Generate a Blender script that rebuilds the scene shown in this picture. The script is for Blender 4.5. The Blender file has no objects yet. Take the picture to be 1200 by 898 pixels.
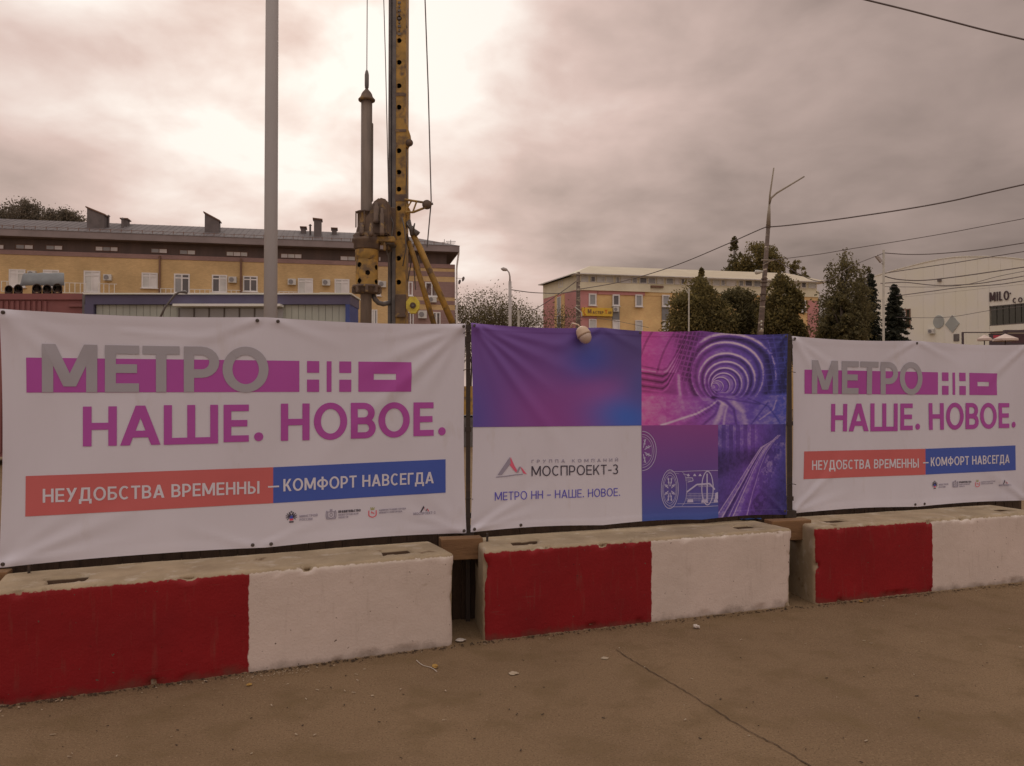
import bpy, bmesh, math, random
import numpy as np
from mathutils import Vector, Matrix, noise as mnoise
random.seed(7); rng = np.random.default_rng(7)
SC = bpy.context.scene; COL = SC.collection

# ------------------------------------------------------------------ camera
CAM_H = 1.57; FPX = 940.0; PITCH = math.radians(0.975)
cam_d = bpy.data.cameras.new('camera'); cam_d.sensor_width = 36; cam_d.lens = FPX/1200*36
cam_d.clip_start = 0.05; cam_d.clip_end = 3000
cam = bpy.data.objects.new('camera', cam_d); COL.objects.link(cam)
cam.location = (0, 0, CAM_H); cam.rotation_euler = (math.radians(90)+PITCH, 0, 0)
SC.camera = cam

# ------------------------------------------------------------------ world, sun, exposure
CLOUD_Z = 4.6
SUN_AZ, SUN_EL = -13.5, 27.0       # degrees right of straight ahead, above the horizon
w = bpy.data.worlds.new("World"); SC.world = w; w.use_nodes = True
nt = w.node_tree; N = nt.nodes; L = nt.links; N.clear()
def wn(t, **k):
    n = N.new(t)
    for a, b in k.items(): setattr(n, a, b)
    return n
def wmath(op, a, b=None, clamp=False):
    n = wn('ShaderNodeMath', operation=op, use_clamp=clamp)
    for i, x in enumerate((a, b)):
        if x is None: continue
        if isinstance(x, (int, float)): n.inputs[i].default_value = x
        else: L.new(x, n.inputs[i])
    return n.outputs[0]
sd = Vector((math.sin(math.radians(SUN_AZ))*math.cos(math.radians(SUN_EL)), math.cos(math.radians(SUN_AZ))*math.cos(math.radians(SUN_EL)), math.sin(math.radians(SUN_EL))))
tc = wn('ShaderNodeTexCoord')
nrm = wn('ShaderNodeVectorMath', operation='NORMALIZE'); L.new(tc.outputs['Generated'], nrm.inputs[0])
dp = wn('ShaderNodeVectorMath', operation='DOT_PRODUCT'); L.new(nrm.outputs[0], dp.inputs[0]); dp.inputs[1].default_value = sd
dot = wmath('MAXIMUM', dp.outputs['Value'], 0.0)
sep = wn('ShaderNodeSeparateXYZ'); L.new(nrm.outputs[0], sep.inputs[0])
zz = wmath('MAXIMUM', sep.outputs[2], 0.0)
# flat cloud deck: project the direction on a plane so that clouds flatten towards the horizon
den = wmath('ADD', wmath('MAXIMUM', sep.outputs[2], 0.0), 0.28)
cx = wmath('DIVIDE', sep.outputs[0], den); cy = wmath('DIVIDE', sep.outputs[1], den)
cmb = wn('ShaderNodeCombineXYZ'); L.new(cx, cmb.inputs[0]); L.new(cy, cmb.inputs[1]); cmb.inputs[2].default_value = CLOUD_Z
n1 = wn('ShaderNodeTexNoise'); n1.inputs['Scale'].default_value = 1.35; n1.inputs['Detail'].default_value = 5; n1.inputs['Roughness'].default_value = .48; n1.inputs['Distortion'].default_value = .35
L.new(cmb.outputs[0], n1.inputs['Vector'])
n2 = wn('ShaderNodeTexNoise'); n2.inputs['Scale'].default_value = 3.6; n2.inputs['Detail'].default_value = 7; n2.inputs['Roughness'].default_value = .50; n2.inputs['Distortion'].default_value = .25
L.new(cmb.outputs[0], n2.inputs['Vector'])
base = wmath('ADD', 0.185, wmath('MULTIPLY', wmath('POWER', dot, 9.0), 0.60))
base = wmath('ADD', base, wmath('MULTIPLY', wmath('POWER', dot, 40.0), 0.50))
zen = wmath('MULTIPLY', wmath('POWER', zz, 2.0), 0.95)
base = wmath('ADD', base, zen)
hor = wmath('MULTIPLY', wmath('POWER', dot, 14.0), wmath('MULTIPLY', wmath('POWER', wmath('SUBTRACT', 1.0, zz), 9.0), 0.42))
base = wmath('ADD', base, hor)
behind = wmath('MULTIPLY', wmath('MAXIMUM', wmath('SUBTRACT', 0.35, wmath('MULTIPLY', sep.outputs[1], 0.5)), 0.0), 0.42)   # thinner, brighter cloud overhead and behind
base = wmath('ADD', base, behind)
cl = wmath('ADD', wmath('MULTIPLY', wmath('SUBTRACT', n1.outputs[0], .5), 1.7), wmath('MULTIPLY', wmath('SUBTRACT', n2.outputs[0], .5), 1.05))
cl = wmath('MAXIMUM', wmath('ADD', cl, 1.0), 0.5)
lum = wmath('MINIMUM', wmath('MULTIPLY', base, cl), 1.02)
ramp = wn('ShaderNodeValToRGB'); L.new(wmath('MULTIPLY', lum, 0.6), ramp.inputs[0])
e = ramp.color_ramp.elements
e[0].position = .12; e[0].color = (1.0, .755, .655, 1)
e[1].position = .62; e[1].color = (1.0, .92, .85, 1)
m_ = ramp.color_ramp.elements.new(.42); m_.color = (1.0, .75, .67, 1)
vm = wn('ShaderNodeVectorMath', operation='SCALE'); L.new(ramp.outputs[0], vm.inputs[0]); L.new(lum, vm.inputs['Scale'])
sky = wn('ShaderNodeTexSky', sky_type='NISHITA', sun_disc=False, sun_elevation=math.radians(SUN_EL), sun_rotation=math.radians(SUN_AZ), dust_density=3)
bg1 = wn('ShaderNodeBackground'); L.new(sky.outputs[0], bg1.inputs[0]); bg1.inputs[1].default_value = .05
bg2 = wn('ShaderNodeBackground'); L.new(vm.outputs[0], bg2.inputs[0]); bg2.inputs[1].default_value = 1.0
mx = wn('ShaderNodeMixShader'); mx.inputs[0].default_value = .95
L.new(bg1.outputs[0], mx.inputs[1]); L.new(bg2.outputs[0], mx.inputs[2])
wo = wn('ShaderNodeOutputWorld'); L.new(mx.outputs[0], wo.inputs[0])
sl = bpy.data.lights.new('sun', 'SUN'); sl.energy = 0.5; sl.angle = math.radians(25); sl.color = (1, .9, .78)
so = bpy.data.objects.new('sun', sl); COL.objects.link(so)
so.rotation_euler = sd.to_track_quat('Z', 'Y').to_euler(); so.location = (0, 0, 50)
SC.view_settings.view_transform = 'Standard'; SC.view_settings.look = 'None'
SC.view_settings.exposure = 0.0; SC.view_settings.gamma = 1

# ------------------------------------------------------------------ helpers: pixels -> place
CT, ST = math.cos(PITCH), math.sin(PITCH)
def ray(px, py):
    a, b = (px-600)/FPX, (449-py)/FPX
    y = CT-b*ST; return a/y, (ST+b*CT)/y            # x and z per metre of forward distance
def P(px, py, Y):
    a, b = ray(px, py); return Vector((a*Y, Y, CAM_H+b*Y))
def G(px, py, z=0.0):
    a, b = ray(px, py); Y = (z-CAM_H)/b; return Vector((a*Y, Y, z))
def zat(py, Y, px=600): return CAM_H+ray(px, py)[1]*Y
def mpp(Y): return Y/FPX

def tag(o, label=None, cat=None, group=None, kind=None):
    if label: o['label'] = label
    if cat: o['category'] = cat
    if group: o['group'] = group
    if kind: o['kind'] = kind
    return o
def root(name, loc, label, cat, group=None):
    o = bpy.data.objects.new(name, None); COL.objects.link(o); o.location = loc
    o.empty_display_size = .1
    return tag(o, label, cat, group)
def origin(o):
    v = Vector((0, 0, 0))
    while o is not None: v += o.location; o = o.parent
    return v

class MB:
    def __init__(s): s.v = []; s.f = []; s.c = None
    def add(s, vs, fs):
        k = len(s.v); s.v += [tuple(x) for x in vs]; s.f += [tuple(i+k for i in f) for f in fs]; return s
    def box8(s, p):                      # 4 bottom then 4 top, same winding
        return s.add(p, [(0,3,2,1),(4,5,6,7),(0,1,5,4),(1,2,6,5),(2,3,7,6),(3,0,4,7)])
    def box(s, x0, x1, y0, y1, z0, z1):
        return s.box8([(x0,y0,z0),(x1,y0,z0),(x1,y1,z0),(x0,y1,z0),(x0,y0,z1),(x1,y0,z1),(x1,y1,z1),(x0,y1,z1)])
    def obox(s, c, ex, ey, ez, hx, hy, hz):
        c = Vector(c); ex, ey, ez = Vector(ex), Vector(ey), Vector(ez)
        return s.box8([c+ex*a*hx+ey*b*hy+ez*d*hz for d in (-1, 1) for a, b in ((-1,-1),(1,-1),(1,1),(-1,1))])
    def tube(s, pts, r, n=8, caps=True):
        pts = [Vector(p) for p in pts]; k0 = len(s.v); m = len(pts)
        rs = r if isinstance(r, (list, tuple)) else [r]*m
        ref = None
        for i, p in enumerate(pts):
            d = (pts[min(i+1, m-1)]-pts[max(i-1, 0)]).normalized()
            if ref is None:
                ref = Vector((0, 0, 1)) if abs(d.z) < .9 else Vector((0, 1, 0))
            a = d.cross(ref)
            if a.length < 1e-5: a = d.orthogonal()
            a.normalize(); b = d.cross(a).normalized(); ref = -b if False else ref
            for j in range(n):
                t = 2*math.pi*j/n; s.v.append(tuple(p+(a*math.cos(t)+b*math.sin(t))*rs[i]))
        for i in range(m-1):
            for j in range(n):
                q = k0+i*n; s.f.append((q+j, q+(j+1) % n, q+n+(j+1) % n, q+n+j))
        if caps:
            s.f.append(tuple(k0+j for j in range(n))[::-1]); s.f.append(tuple(k0+(m-1)*n+j for j in range(n)))
        return s
    def cyl(s, a, b, r, r2=None, n=12): return s.tube([a, b], [r, r if r2 is None else r2], n)
    def lathe(s, c, ax, prof, n=16):     # prof: (distance along ax, radius)
        c = Vector(c); ax = Vector(ax).normalized()
        return s.tube([c+ax*t for t, _ in prof], [max(r, 1e-4) for _, r in prof], n)
    def prism(s, poly, d):               # poly of 3-d points, extruded by d
        d = Vector(d); n = len(poly); p = [Vector(x) for x in poly]
        return s.add(p+[x+d for x in p], [tuple(range(n))[::-1], tuple(range(n, 2*n))]+[(i, (i+1) % n, n+(i+1) % n, n+i) for i in range(n)])
    def build(s, name, mat, parent=None, smooth=False, fix=True):
        me = bpy.data.meshes.new(name)
        o0 = origin(parent) if parent is not None else Vector((0, 0, 0))
        me.from_pydata([(x-o0.x, y-o0.y, z-o0.z) for x, y, z in s.v], [], s.f)
        if fix:
            bm = bmesh.new(); bm.from_mesh(me); bmesh.ops.recalc_face_normals(bm, faces=bm.faces); bm.to_mesh(me); bm.free()
        if smooth: me.polygons.foreach_set('use_smooth', [True]*len(me.polygons))
        if isinstance(mat, (list, tuple)):
            for q in mat: me.materials.append(q)
        else: me.materials.append(mat)
        me.update()
        o = bpy.data.objects.new(name, me); COL.objects.link(o)
        if parent is not None: o.parent = parent
        return o
def npmesh(name, V, F, mat, parent=None, smooth=False, colors=None):
    me = bpy.data.meshes.new(name); V = np.asarray(V, dtype=np.float64); F = np.asarray(F, dtype=np.int32)
    if parent is not None: V = V-np.array(origin(parent))
    k = F.shape[1]
    me.vertices.add(len(V)); me.vertices.foreach_set('co', V.astype(np.float32).ravel())
    me.loops.add(F.size); me.loops.foreach_set('vertex_index', F.ravel())
    me.polygons.add(len(F)); me.polygons.foreach_set('loop_start', np.arange(0, F.size, k, dtype=np.int32)); me.polygons.foreach_set('loop_total', np.full(len(F), k, dtype=np.int32))
    if smooth: me.polygons.foreach_set('use_smooth', np.ones(len(F), dtype=bool))
    me.update(calc_edges=True); me.validate()
    if colors is not None:
        ca = me.color_attributes.new('print', 'FLOAT_COLOR', 'POINT')
        ca.data.foreach_set('color', np.concatenate([colors, np.ones((len(V), 1))], 1).astype(np.float32).ravel())
    me.materials.append(mat)
    o = bpy.data.objects.new(name, me); COL.objects.link(o)
    if parent is not None: o.parent = parent
    return o

# ------------------------------------------------------------------ materials
def lin(c): c = c/255.0; return c/12.92 if c <= .04045 else ((c+.055)/1.055)**2.4
ILL = (.375, .285, .262)                   # what a white vertical face turned to the camera shows, per unit albedo
def A(r, g, b, k=1.0):                    # observed display colour -> albedo
    return tuple(min(.85, max(.004, lin(x)/i/k)) for x, i in zip((r, g, b), ILL))
_mc = {}
def mat(name, c, c2=None, s=4.0, rough=.75, bump=0.0, bs=40.0, metal=0.0, lo=.35, hi=.65, spec=.4, detail=6, stretch=None, c3=None, s3=30.0, lo3=.6, hi3=.7, c4=None, s4=140.0, lo4=.56, hi4=.70, c5=None, s5=2.5, lo5=.5, hi5=.7):
    if name in _mc: return _mc[name]
    m = bpy.data.materials.new(name); m.use_nodes = True; t = m.node_tree; n = t.nodes; l = t.links
    b = n['Principled BSDF']; b.inputs['Roughness'].default_value = rough; b.inputs['Metallic'].default_value = metal
    b.inputs['Specular IOR Level'].default_value = spec
    co = n.new('ShaderNodeTexCoord'); vec = co.outputs['Object']
    if stretch:
        mp = n.new('ShaderNodeMapping'); mp.inputs['Scale'].default_value = stretch; l.new(vec, mp.inputs[0]); vec = mp.outputs[0]
    def layer(cur, col, sc, lo, hi, off=0):
        nn = n.new('ShaderNodeTexNoise'); nn.inputs['Scale'].default_value = sc; nn.inputs['Detail'].default_value = detail; nn.inputs['Roughness'].default_value = .6
        l.new(vec, nn.inputs['Vector'])
        r = n.new('ShaderNodeMapRange'); r.inputs[1].default_value = lo; r.inputs[2].default_value = hi; l.new(nn.outputs[0], r.inputs[0])
        mx = n.new('ShaderNodeMix'); mx.data_type = 'RGBA'; l.new(r.outputs[0], mx.inputs[0])
        if isinstance(cur, tuple): mx.inputs[6].default_value = (*cur, 1)
        else: l.new(cur, mx.inputs[6])
        mx.inputs[7].default_value = (*col, 1); return mx.outputs[2]
    if c2 is None: c2 = tuple(x*.82 for x in c)
    cur = layer(c, c2, s, lo, hi)
    if c3 is not None: cur = layer(cur, c3, s3, lo3, hi3)
    if c5 is not None: cur = layer(cur, c5, s5, lo5, hi5)
    if c4 is not None: cur = layer(cur, c4, s4, lo4, hi4)
    l.new(cur, b.inputs['Base Color'])
    if bump:
        nb = n.new('ShaderNodeTexNoise'); nb.inputs['Scale'].default_value = bs; nb.inputs['Detail'].default_value = 5; l.new(vec, nb.inputs['Vector'])
        bp = n.new('ShaderNodeBump'); bp.inputs['Strength'].default_value = bump; bp.inputs['Distance'].default_value = .02; l.new(nb.outputs[0], bp.inputs['Height']); l.new(bp.outputs[0], b.inputs['Normal'])
    _mc[name] = m; return m
def brick_mat(name, c, c2, mortar, sc=1.0, ux=(1, 0), bw=.25, bh=.075):
    m = bpy.data.materials.new(name); m.use_nodes = True; t = m.node_tree; n = t.nodes; l = t.links
    b = n['Principled BSDF']; b.inputs['Roughness'].default_value = .85; b.inputs['Specular IOR Level'].default_value = .2
    co = n.new('ShaderNodeTexCoord'); sp = n.new('ShaderNodeSeparateXYZ'); l.new(co.outputs['Object'], sp.inputs[0])
    cb = n.new('ShaderNodeCombineXYZ')
    m1 = n.new('ShaderNodeMath'); m1.operation = 'MULTIPLY'; m1.inputs[1].default_value = ux[0]; l.new(sp.outputs[0], m1.inputs[0])
    m2 = n.new('ShaderNodeMath'); m2.operation = 'MULTIPLY_ADD'; m2.inputs[1].default_value = ux[1]; l.new(sp.outputs[1], m2.inputs[0]); l.new(m1.outputs[0], m2.inputs[2])
    l.new(m2.outputs[0], cb.inputs[0]); l.new(sp.outputs[2], cb.inputs[1])
    br = n.new('ShaderNodeTexBrick'); br.inputs['Scale'].default_value = sc; br.inputs['Color1'].default_value = (*c, 1); br.inputs['Color2'].default_value = (*c2, 1); br.inputs['Mortar'].default_value = (*mortar, 1)
    br.inputs['Brick Width'].default_value = bw; br.inputs['Row Height'].default_value = bh; br.inputs['Mortar Size'].default_value = .008
    l.new(cb.outputs[0], br.inputs['Vector'])
    nn = n.new('ShaderNodeTexNoise'); nn.inputs['Scale'].default_value = .35; nn.inputs['Detail'].default_value = 8; l.new(co.outputs['Object'], nn.inputs['Vector'])
    r = n.new('ShaderNodeMapRange'); r.inputs[1].default_value = .3; r.inputs[2].default_value = .7; r.inputs[3].default_value = .78; r.inputs[4].default_value = 1.12; l.new(nn.outputs[0], r.inputs[0])
    vmn = n.new('ShaderNodeVectorMath'); vmn.operation = 'SCALE'; l.new(br.outputs[0], vmn.inputs[0]); l.new(r.outputs[0], vmn.inputs['Scale'])
    l.new(vmn.outputs[0], b.inputs['Base Color']); return m
def leaf_mat(name, c, c2, c3, trans=.35):
    m = mat(name, c, c2, s=.9, rough=.8, lo=.4, hi=.6, spec=.15, c3=c3, s3=3.5, lo3=.50, hi3=.62); t = m.node_tree; n = t.nodes; l = t.links; b = n['Principled BSDF']
    tr = n.new('ShaderNodeBsdfTranslucent'); src = b.inputs['Base Color'].links[0].from_socket; l.new(src, tr.inputs[0]); mx = n.new('ShaderNodeMixShader'); mx.inputs[0].default_value = trans
    l.new(b.outputs[0], mx.inputs[1]); l.new(tr.outputs[0], mx.inputs[2]); l.new(mx.outputs[0], n['Material Output'].inputs[0]); return m
def print_mat():
    m = bpy.data.materials.new('printed_vinyl_picture'); m.use_nodes = True; n = m.node_tree.nodes; l = m.node_tree.links
    a = n.new('ShaderNodeVertexColor'); a.layer_name = 'print'; b = n['Principled BSDF']; l.new(a.outputs[0], b.inputs['Base Color'])
    b.inputs['Roughness'].default_value = .42; b.inputs['Specular IOR Level'].default_value = .45
    return m
def glass_mat(name, c, rough=.08):
    m = bpy.data.materials.new(name); m.use_nodes = True; b = m.node_tree.nodes['Principled BSDF']
    n = m.node_tree.nodes; l = m.node_tree.links
    nn = n.new('ShaderNodeTexNoise'); nn.inputs['Scale'].default_value = .9
    co = n.new('ShaderNodeTexCoord'); l.new(co.outputs['Object'], nn.inputs['Vector'])
    mx = n.new('ShaderNodeMix'); mx.data_type = 'RGBA'; l.new(nn.outputs[0], mx.inputs[0]); mx.inputs[6].default_value = (*[x*.6 for x in c], 1); mx.inputs[7].default_value = (*[min(1, x*1.4) for x in c], 1)
    l.new(mx.outputs[2], b.inputs['Base Color']); b.inputs['Roughness'].default_value = rough; b.inputs['Specular IOR Level'].default_value = .8
    return m

# ================================================================== GROUND
ground_m = mat('dusty_asphalt', (.250, .170, .098), (.208, .139, .080), s=.8, rough=.9, bump=.6, bs=70, lo=.38, hi=.62, spec=.2, detail=10,
               c3=(.31, .225, .13), s3=80, lo3=.55, hi3=.70, c4=(.135, .093, .053), s4=110, lo4=.53, hi4=.66, c5=(.195, .132, .070), s5=3.2, lo5=.5, hi5=.66)
gb = MB()
xs = [-1500, -60, -12, -6] + [x*.5 for x in range(-10, 13)] + [8, 14, 60, 1500]
ys = [-200, -20, -2] + [y*.5 for y in range(0, 16)] + [9, 12, 20, 80, 300, 2500]
V = [(x, y, (mnoise.noise(Vector((x*.7, y*.7, 0)))*.006 if abs(x) < 7 and 0 < y < 8 else 0)) for y in ys for x in xs]
nx = len(xs); F = [(j*nx+i, j*nx+i+1, (j+1)*nx+i+1, (j+1)*nx+i) for j in range(len(ys)-1) for i in range(nx-1)]
gb.add(V, F); ground = gb.build('ground', ground_m, smooth=True); tag(ground, kind='structure')
def gz(x, y): return mnoise.noise(Vector((x*.7, y*.7, 0)))*.006
# crack across the asphalt
cr = MB(); pts = []
ctrl = [(722, 762), (748, 779), (790, 803), (822, 823), (862, 849), (905, 872), (960, 905), (1010, 935)]
for (a, b), (c, d) in zip(ctrl, ctrl[1:]):
    for k in range(9):
        t = k/9; p = G(a+(c-a)*t, b+(d-b)*t); pts.append(p+Vector((random.uniform(-.006, .006), random.uniform(-.008, .008), 0)))
vs = []; fs = []
for i, p in enumerate(pts):
    wd = .0022+.0028*abs(mnoise.noise(Vector((i*.4, 2, 0))))*1.6
    d = (pts[min(i+1, len(pts)-1)]-pts[max(i-1, 0)]).normalized(); nn_ = Vector((-d.y, d.x, 0))
    vs += [(p.x+nn_.x*wd, p.y+nn_.y*wd, gz(p.x, p.y)+.0045), (p.x-nn_.x*wd, p.y-nn_.y*wd, gz(p.x, p.y)+.0045)]
for i in range(len(pts)-1): fs.append((2*i, 2*i+2, 2*i+3, 2*i+1))
cr.add(vs, fs); cr.build('crack', mat('crack_dirt', (.10, .068, .042), s=20, rough=.95), ground)

# ================================================================== CONCRETE BLOCKS
def block_mat(half, seed, redleft=True):
    m = bpy.data.materials.new('painted_concrete'); m.use_nodes = True; t = m.node_tree; n = t.nodes; l = t.links
    b = n['Principled BSDF']; b.inputs['Roughness'].default_value = .8; b.inputs['Specular IOR Level'].default_value = .25
    co = n.new('ShaderNodeTexCoord'); mp = n.new('ShaderNodeMapping'); mp.inputs['Location'].default_value = (seed*3.1, seed, 0); l.new(co.outputs['Object'], mp.inputs[0])
    def noise(sc, d=6, rr=.6, src=None):
        q = n.new('ShaderNodeTexNoise'); q.inputs['Scale'].default_value = sc; q.inputs['Detail'].default_value = d; q.inputs['Roughness'].default_value = rr; l.new(src or mp.outputs[0], q.inputs['Vector']); return q.outputs[0]
    def math_(op, a, b_=None, cl=False):
        q = n.new('ShaderNodeMath'); q.operation = op; q.use_clamp = cl
        for i, x in enumerate((a, b_)):
            if x is None: continue
            if isinstance(x, (int, float)): q.inputs[i].default_value = x
            else: l.new(x, q.inputs[i])
        return q.outputs[0]
    def rng_(x, a, b_, c=0., d=1.):
        q = n.new('ShaderNodeMapRange'); q.inputs[1].default_value = a; q.inputs[2].default_value = b_; q.inputs[3].default_value = c; q.inputs[4].default_value = d; l.new(x, q.inputs[0]); return q.outputs[0]
    def mixc(f, c1, c2):
        q = n.new('ShaderNodeMix'); q.data_type = 'RGBA'; l.new(f, q.inputs[0])
        for k, c in ((6, c1), (7, c2)):
            if isinstance(c, tuple): q.inputs[k].default_value = (*c, 1)
            else: l.new(c, q.inputs[k])
        return q.outputs[2]
    sp = n.new('ShaderNodeSeparateXYZ'); l.new(co.outputs['Object'], sp.inputs[0]); X, Y, Z = sp.outputs
    conc = mixc(rng_(noise(3.5, 8), .35, .65), (.46, .37, .25), (.34, .27, .18))
    conc = mixc(rng_(noise(9, 8), .56, .68), conc, (.50, .43, .33))
    conc = mixc(rng_(noise(5, 8, .7), .60, .70), conc, (.17, .11, .06))
    red = mixc(rng_(noise(2.2, 6), .3, .7), (.30, .012, .016), (.225, .010, .014))
    red = mixc(rng_(noise(26, 7), .66, .72), red, (.11, .012, .012))
    wht = mixc(rng_(noise(1.6, 8), .3, .7), (.72, .62, .56), (.62, .54, .48))
    wht = mixc(rng_(noise(14, 8), .64, .74), wht, (.50, .42, .35))
    # ragged seam between the two colours
    seam = math_('ADD', X, math_('MULTIPLY', math_('SUBTRACT', noise(13, 6), .5), .034))
    isw = rng_(seam, half-.003, half+.003)
    paint = mixc(isw, red, wht)
    # small chips showing concrete / holes
    chips = rng_(noise(38, 3, .5), .705, .72)
    paint = mixc(chips, paint, (.13, .095, .07))
    mps = n.new('ShaderNodeMapping'); mps.inputs['Scale'].default_value = (9, 9, 1.1); l.new(mp.outputs[0], mps.inputs[0])
    drip = rng_(noise(3.2, 6, .6, mps.outputs[0]), .58, .75, 0., .17); paint = mixc(drip, paint, (.20, .14, .10))
    mph = n.new('ShaderNodeMapping'); mph.inputs['Scale'].default_value = (1.2, 1, 14); l.new(mp.outputs[0], mph.inputs[0])
    scuff = rng_(noise(2.6, 7, .7, mph.outputs[0]), .64, .72, 0., .28); paint = mixc(scuff, paint, (.17, .12, .09))
    # dirt splashed up from the road
    dirt = math_('MULTIPLY', rng_(math_('ADD', Z, math_('MULTIPLY', math_('SUBTRACT', noise(6, 8), .5), .20)), -.02, .045, 1., 0.), .65, True)
    paint = mixc(dirt, paint, (.105, .075, .05))
    # paint stays on the front face and stops raggedly under the top edge
    edge = math_('ADD', Z, math_('MULTIPLY', math_('SUBTRACT', noise(30, 5), .5), .035))
    f1 = rng_(edge, .560, .566, 1., 0.)
    endn = math_('ADD', Y, math_('MULTIPLY', math_('SUBTRACT', noise(25, 5), .5), .02))
    f2 = rng_(endn, .016, .022, 1., 0.)
    foot = rng_(math_('ADD', Z, math_('MULTIPLY', math_('SUBTRACT', noise(22, 5), .5), .03)), .0, .006)
    f = math_('MULTIPLY', math_('MULTIPLY', f1, f2), foot)
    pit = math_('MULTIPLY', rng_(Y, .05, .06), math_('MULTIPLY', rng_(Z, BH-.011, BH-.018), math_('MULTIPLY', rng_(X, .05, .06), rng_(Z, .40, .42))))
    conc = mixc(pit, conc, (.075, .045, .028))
    lip = math_('MULTIPLY', rng_(edge, .548, .556), f)          # thick run of dried paint at the edge
    pt2 = mixc(math_('MULTIPLY', lip, math_('MULTIPLY', isw, .6)), paint, (.74, .68, .60))
    col = mixc(f, conc, pt2); l.new(col, b.inputs['Base Color'])
    l.new(rng_(f, 0, 1, .92, .62), b.inputs['Roughness'])
    bp = n.new('ShaderNodeBump'); bp.inputs['Strength'].default_value = .4; bp.inputs['Distance'].default_value = .006
    l.new(math_('ADD', math_('ADD', noise(70, 5), math_('MULTIPLY', noise(12, 5), 1.5)), math_('MULTIPLY', f, .35)), bp.inputs['Height']); l.new(bp.outputs[0], b.inputs['Normal'])
    return m
BH, BW = .58, .50
def concrete_block(pl, pr, label, seed, pockets, half=None, length=None, shear=0.0):
    p0 = G(*pl); p1 = G(*pr); d = p1-p0; ln = length or d.length; d.normalize()
    yaw = math.atan2(d.y, d.x)
    nx_, ny_, nz_ = int(ln/.02), int(BW/.02), int(BH/.02)
    idx = {}; vs = []; fs = []
    def vid(i, j, k):
        q = (i, j, k)
        if q not in idx: idx[q] = len(vs); vs.append((i/nx_*ln, j/ny_*BW, k/nz_*BH))
        return idx[q]
    for i in range(nx_):
        for j in range(ny_):
            fs.append((vid(i, j, nz_), vid(i+1, j, nz_), vid(i+1, j+1, nz_), vid(i, j+1, nz_)))
        for k in range(nz_):
            fs.append((vid(i, 0, k), vid(i+1, 0, k), vid(i+1, 0, k+1), vid(i, 0, k+1)))
            fs.append((vid(i, ny_, k), vid(i, ny_, k+1), vid(i+1, ny_, k+1), vid(i+1, ny_, k)))
    for j in range(ny_):
        for k in range(nz_):
            fs.append((vid(0, j, k), vid(0, j, k+1), vid(0, j+1, k+1), vid(0, j+1, k)))
            fs.append((vid(nx_, j, k), vid(nx_, j+1, k), vid(nx_, j+1, k+1), vid(nx_, j, k+1)))
    out = []
    for x, y, z in vs:
        v = Vector((x, y, z)); s3 = Vector((seed*9, seed*5, 0))
        r = .022+.018*max(0, mnoise.noise(v*6+s3))+(.022 if min(x, ln-x) < .07 and z < .5 else 0)
        c = Vector((min(max(x, r), ln-r), min(max(y, r), BW-r), min(z, BH-r)))
        if z < .001: v.z -= .012; c.z = v.z
        e_ = v-c
        if e_.length > r: v = c+e_.normalized()*r
        nn = mnoise.noise(v*3+s3)*.004+mnoise.noise(v*14+s3)*.0012+mnoise.noise(v*40+s3)*.0007
        onedge = (z > BH-.03 and y < .03) or (z < .03 and y < .03) or ((x < .03 or x > ln-.03) and y < .03)
        if onedge:
            q = mnoise.noise(v*11+s3*2)
            if q > .16: nn -= (q-.16)*(.05 if z > .1 else .03)
        cen = Vector((ln/2, BW/2, BH/2)); nd = Vector(((x-cen.x)/(ln/2), (y-cen.y)/(BW/2), (z-cen.z)/(BH/2)))
        m_i = max(range(3), key=lambda a: abs(nd[a])); ax = Vector((0, 0, 0)); ax[m_i] = 1 if nd[m_i] > 0 else -1
        v = v+ax*nn
        if onedge: v += Vector((0, max(0, -nn)*.7, -max(0, -nn)*.7 if z > .3 else max(0, -nn)*.9))
        if z >= BH-.001 or (z > BH-.03):
            for (px_, py_, hl, hw) in pockets:
                a = abs(x-px_)/hl; b_ = abs(y-py_)/hw; t_ = max(a, b_)+mnoise.noise(v*18)*.22
                if t_ < 1 and z > BH-.001: v.z -= .085*min(1, (1-t_)*5)
        out.append(v)
    if shear: out = [Vector((v.x+max(0, v.y)*shear*max(0, 1-v.x/ln), v.y, v.z)) for v in out]
    bl = MB(); bl.add(out, fs)
    bo = bl.build('concrete_block', block_mat(half or ln/2, seed), None, smooth=True, fix=False)
    bo.location = (p0.x, p0.y, 0); bo.rotation_euler = (0, 0, yaw)
    tag(bo, label, 'concrete block', 'painted concrete blocks along the fence')
    bb = bo.data; return bo, p0, d, ln
def along(px, p0, d):                     # distance along a block's foot of a pixel column
    k = ray(px, 465)[0]; return (p0.x-k*p0.y)/(k*d.y-d.x)
# first block starts just outside the frame
pA, pB = G(0, 828), G(532, 756.5); dA = (pB-pA).normalized(); st = pB-dA*2.50
def pocket(px, p0, d, y): return (along(px, Vector((p0.x-d.y*y, p0.y+d.x*y, 0)), d), y, .095, .075)
def block_from(p0, p1, *a, **k):
    def inv(p): # ground point -> pixel
        x, y = p.x/p.y, -CAM_H/p.y
        b = (y*CT-ST)/(CT+y*ST); return 600+x*(CT-b*ST)*FPX, 449-b*FPX
    return concrete_block(inv(p0), inv(p1), *a, **k)
h1 = along(293, st, dA)
b1 = block_from(st, pB, 'concrete block nearest the camera, dark red left half, white right half, under the leftmost banner', 1, [pocket(80, st, dA, .17), pocket(464, st, dA, .20)], half=h1)
p0 = G(567, 752); p1 = G(929, 710.5); dB = (p1-p0).normalized()
b2 = concrete_block((567, 752), (929, 710.5), 'middle concrete block, red and white, under the purple tunnel picture banner', 2, [pocket(609, p0, dB, .19), pocket(869, p0, dB, .21)], half=along(763, p0, dB), shear=.2)
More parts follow.
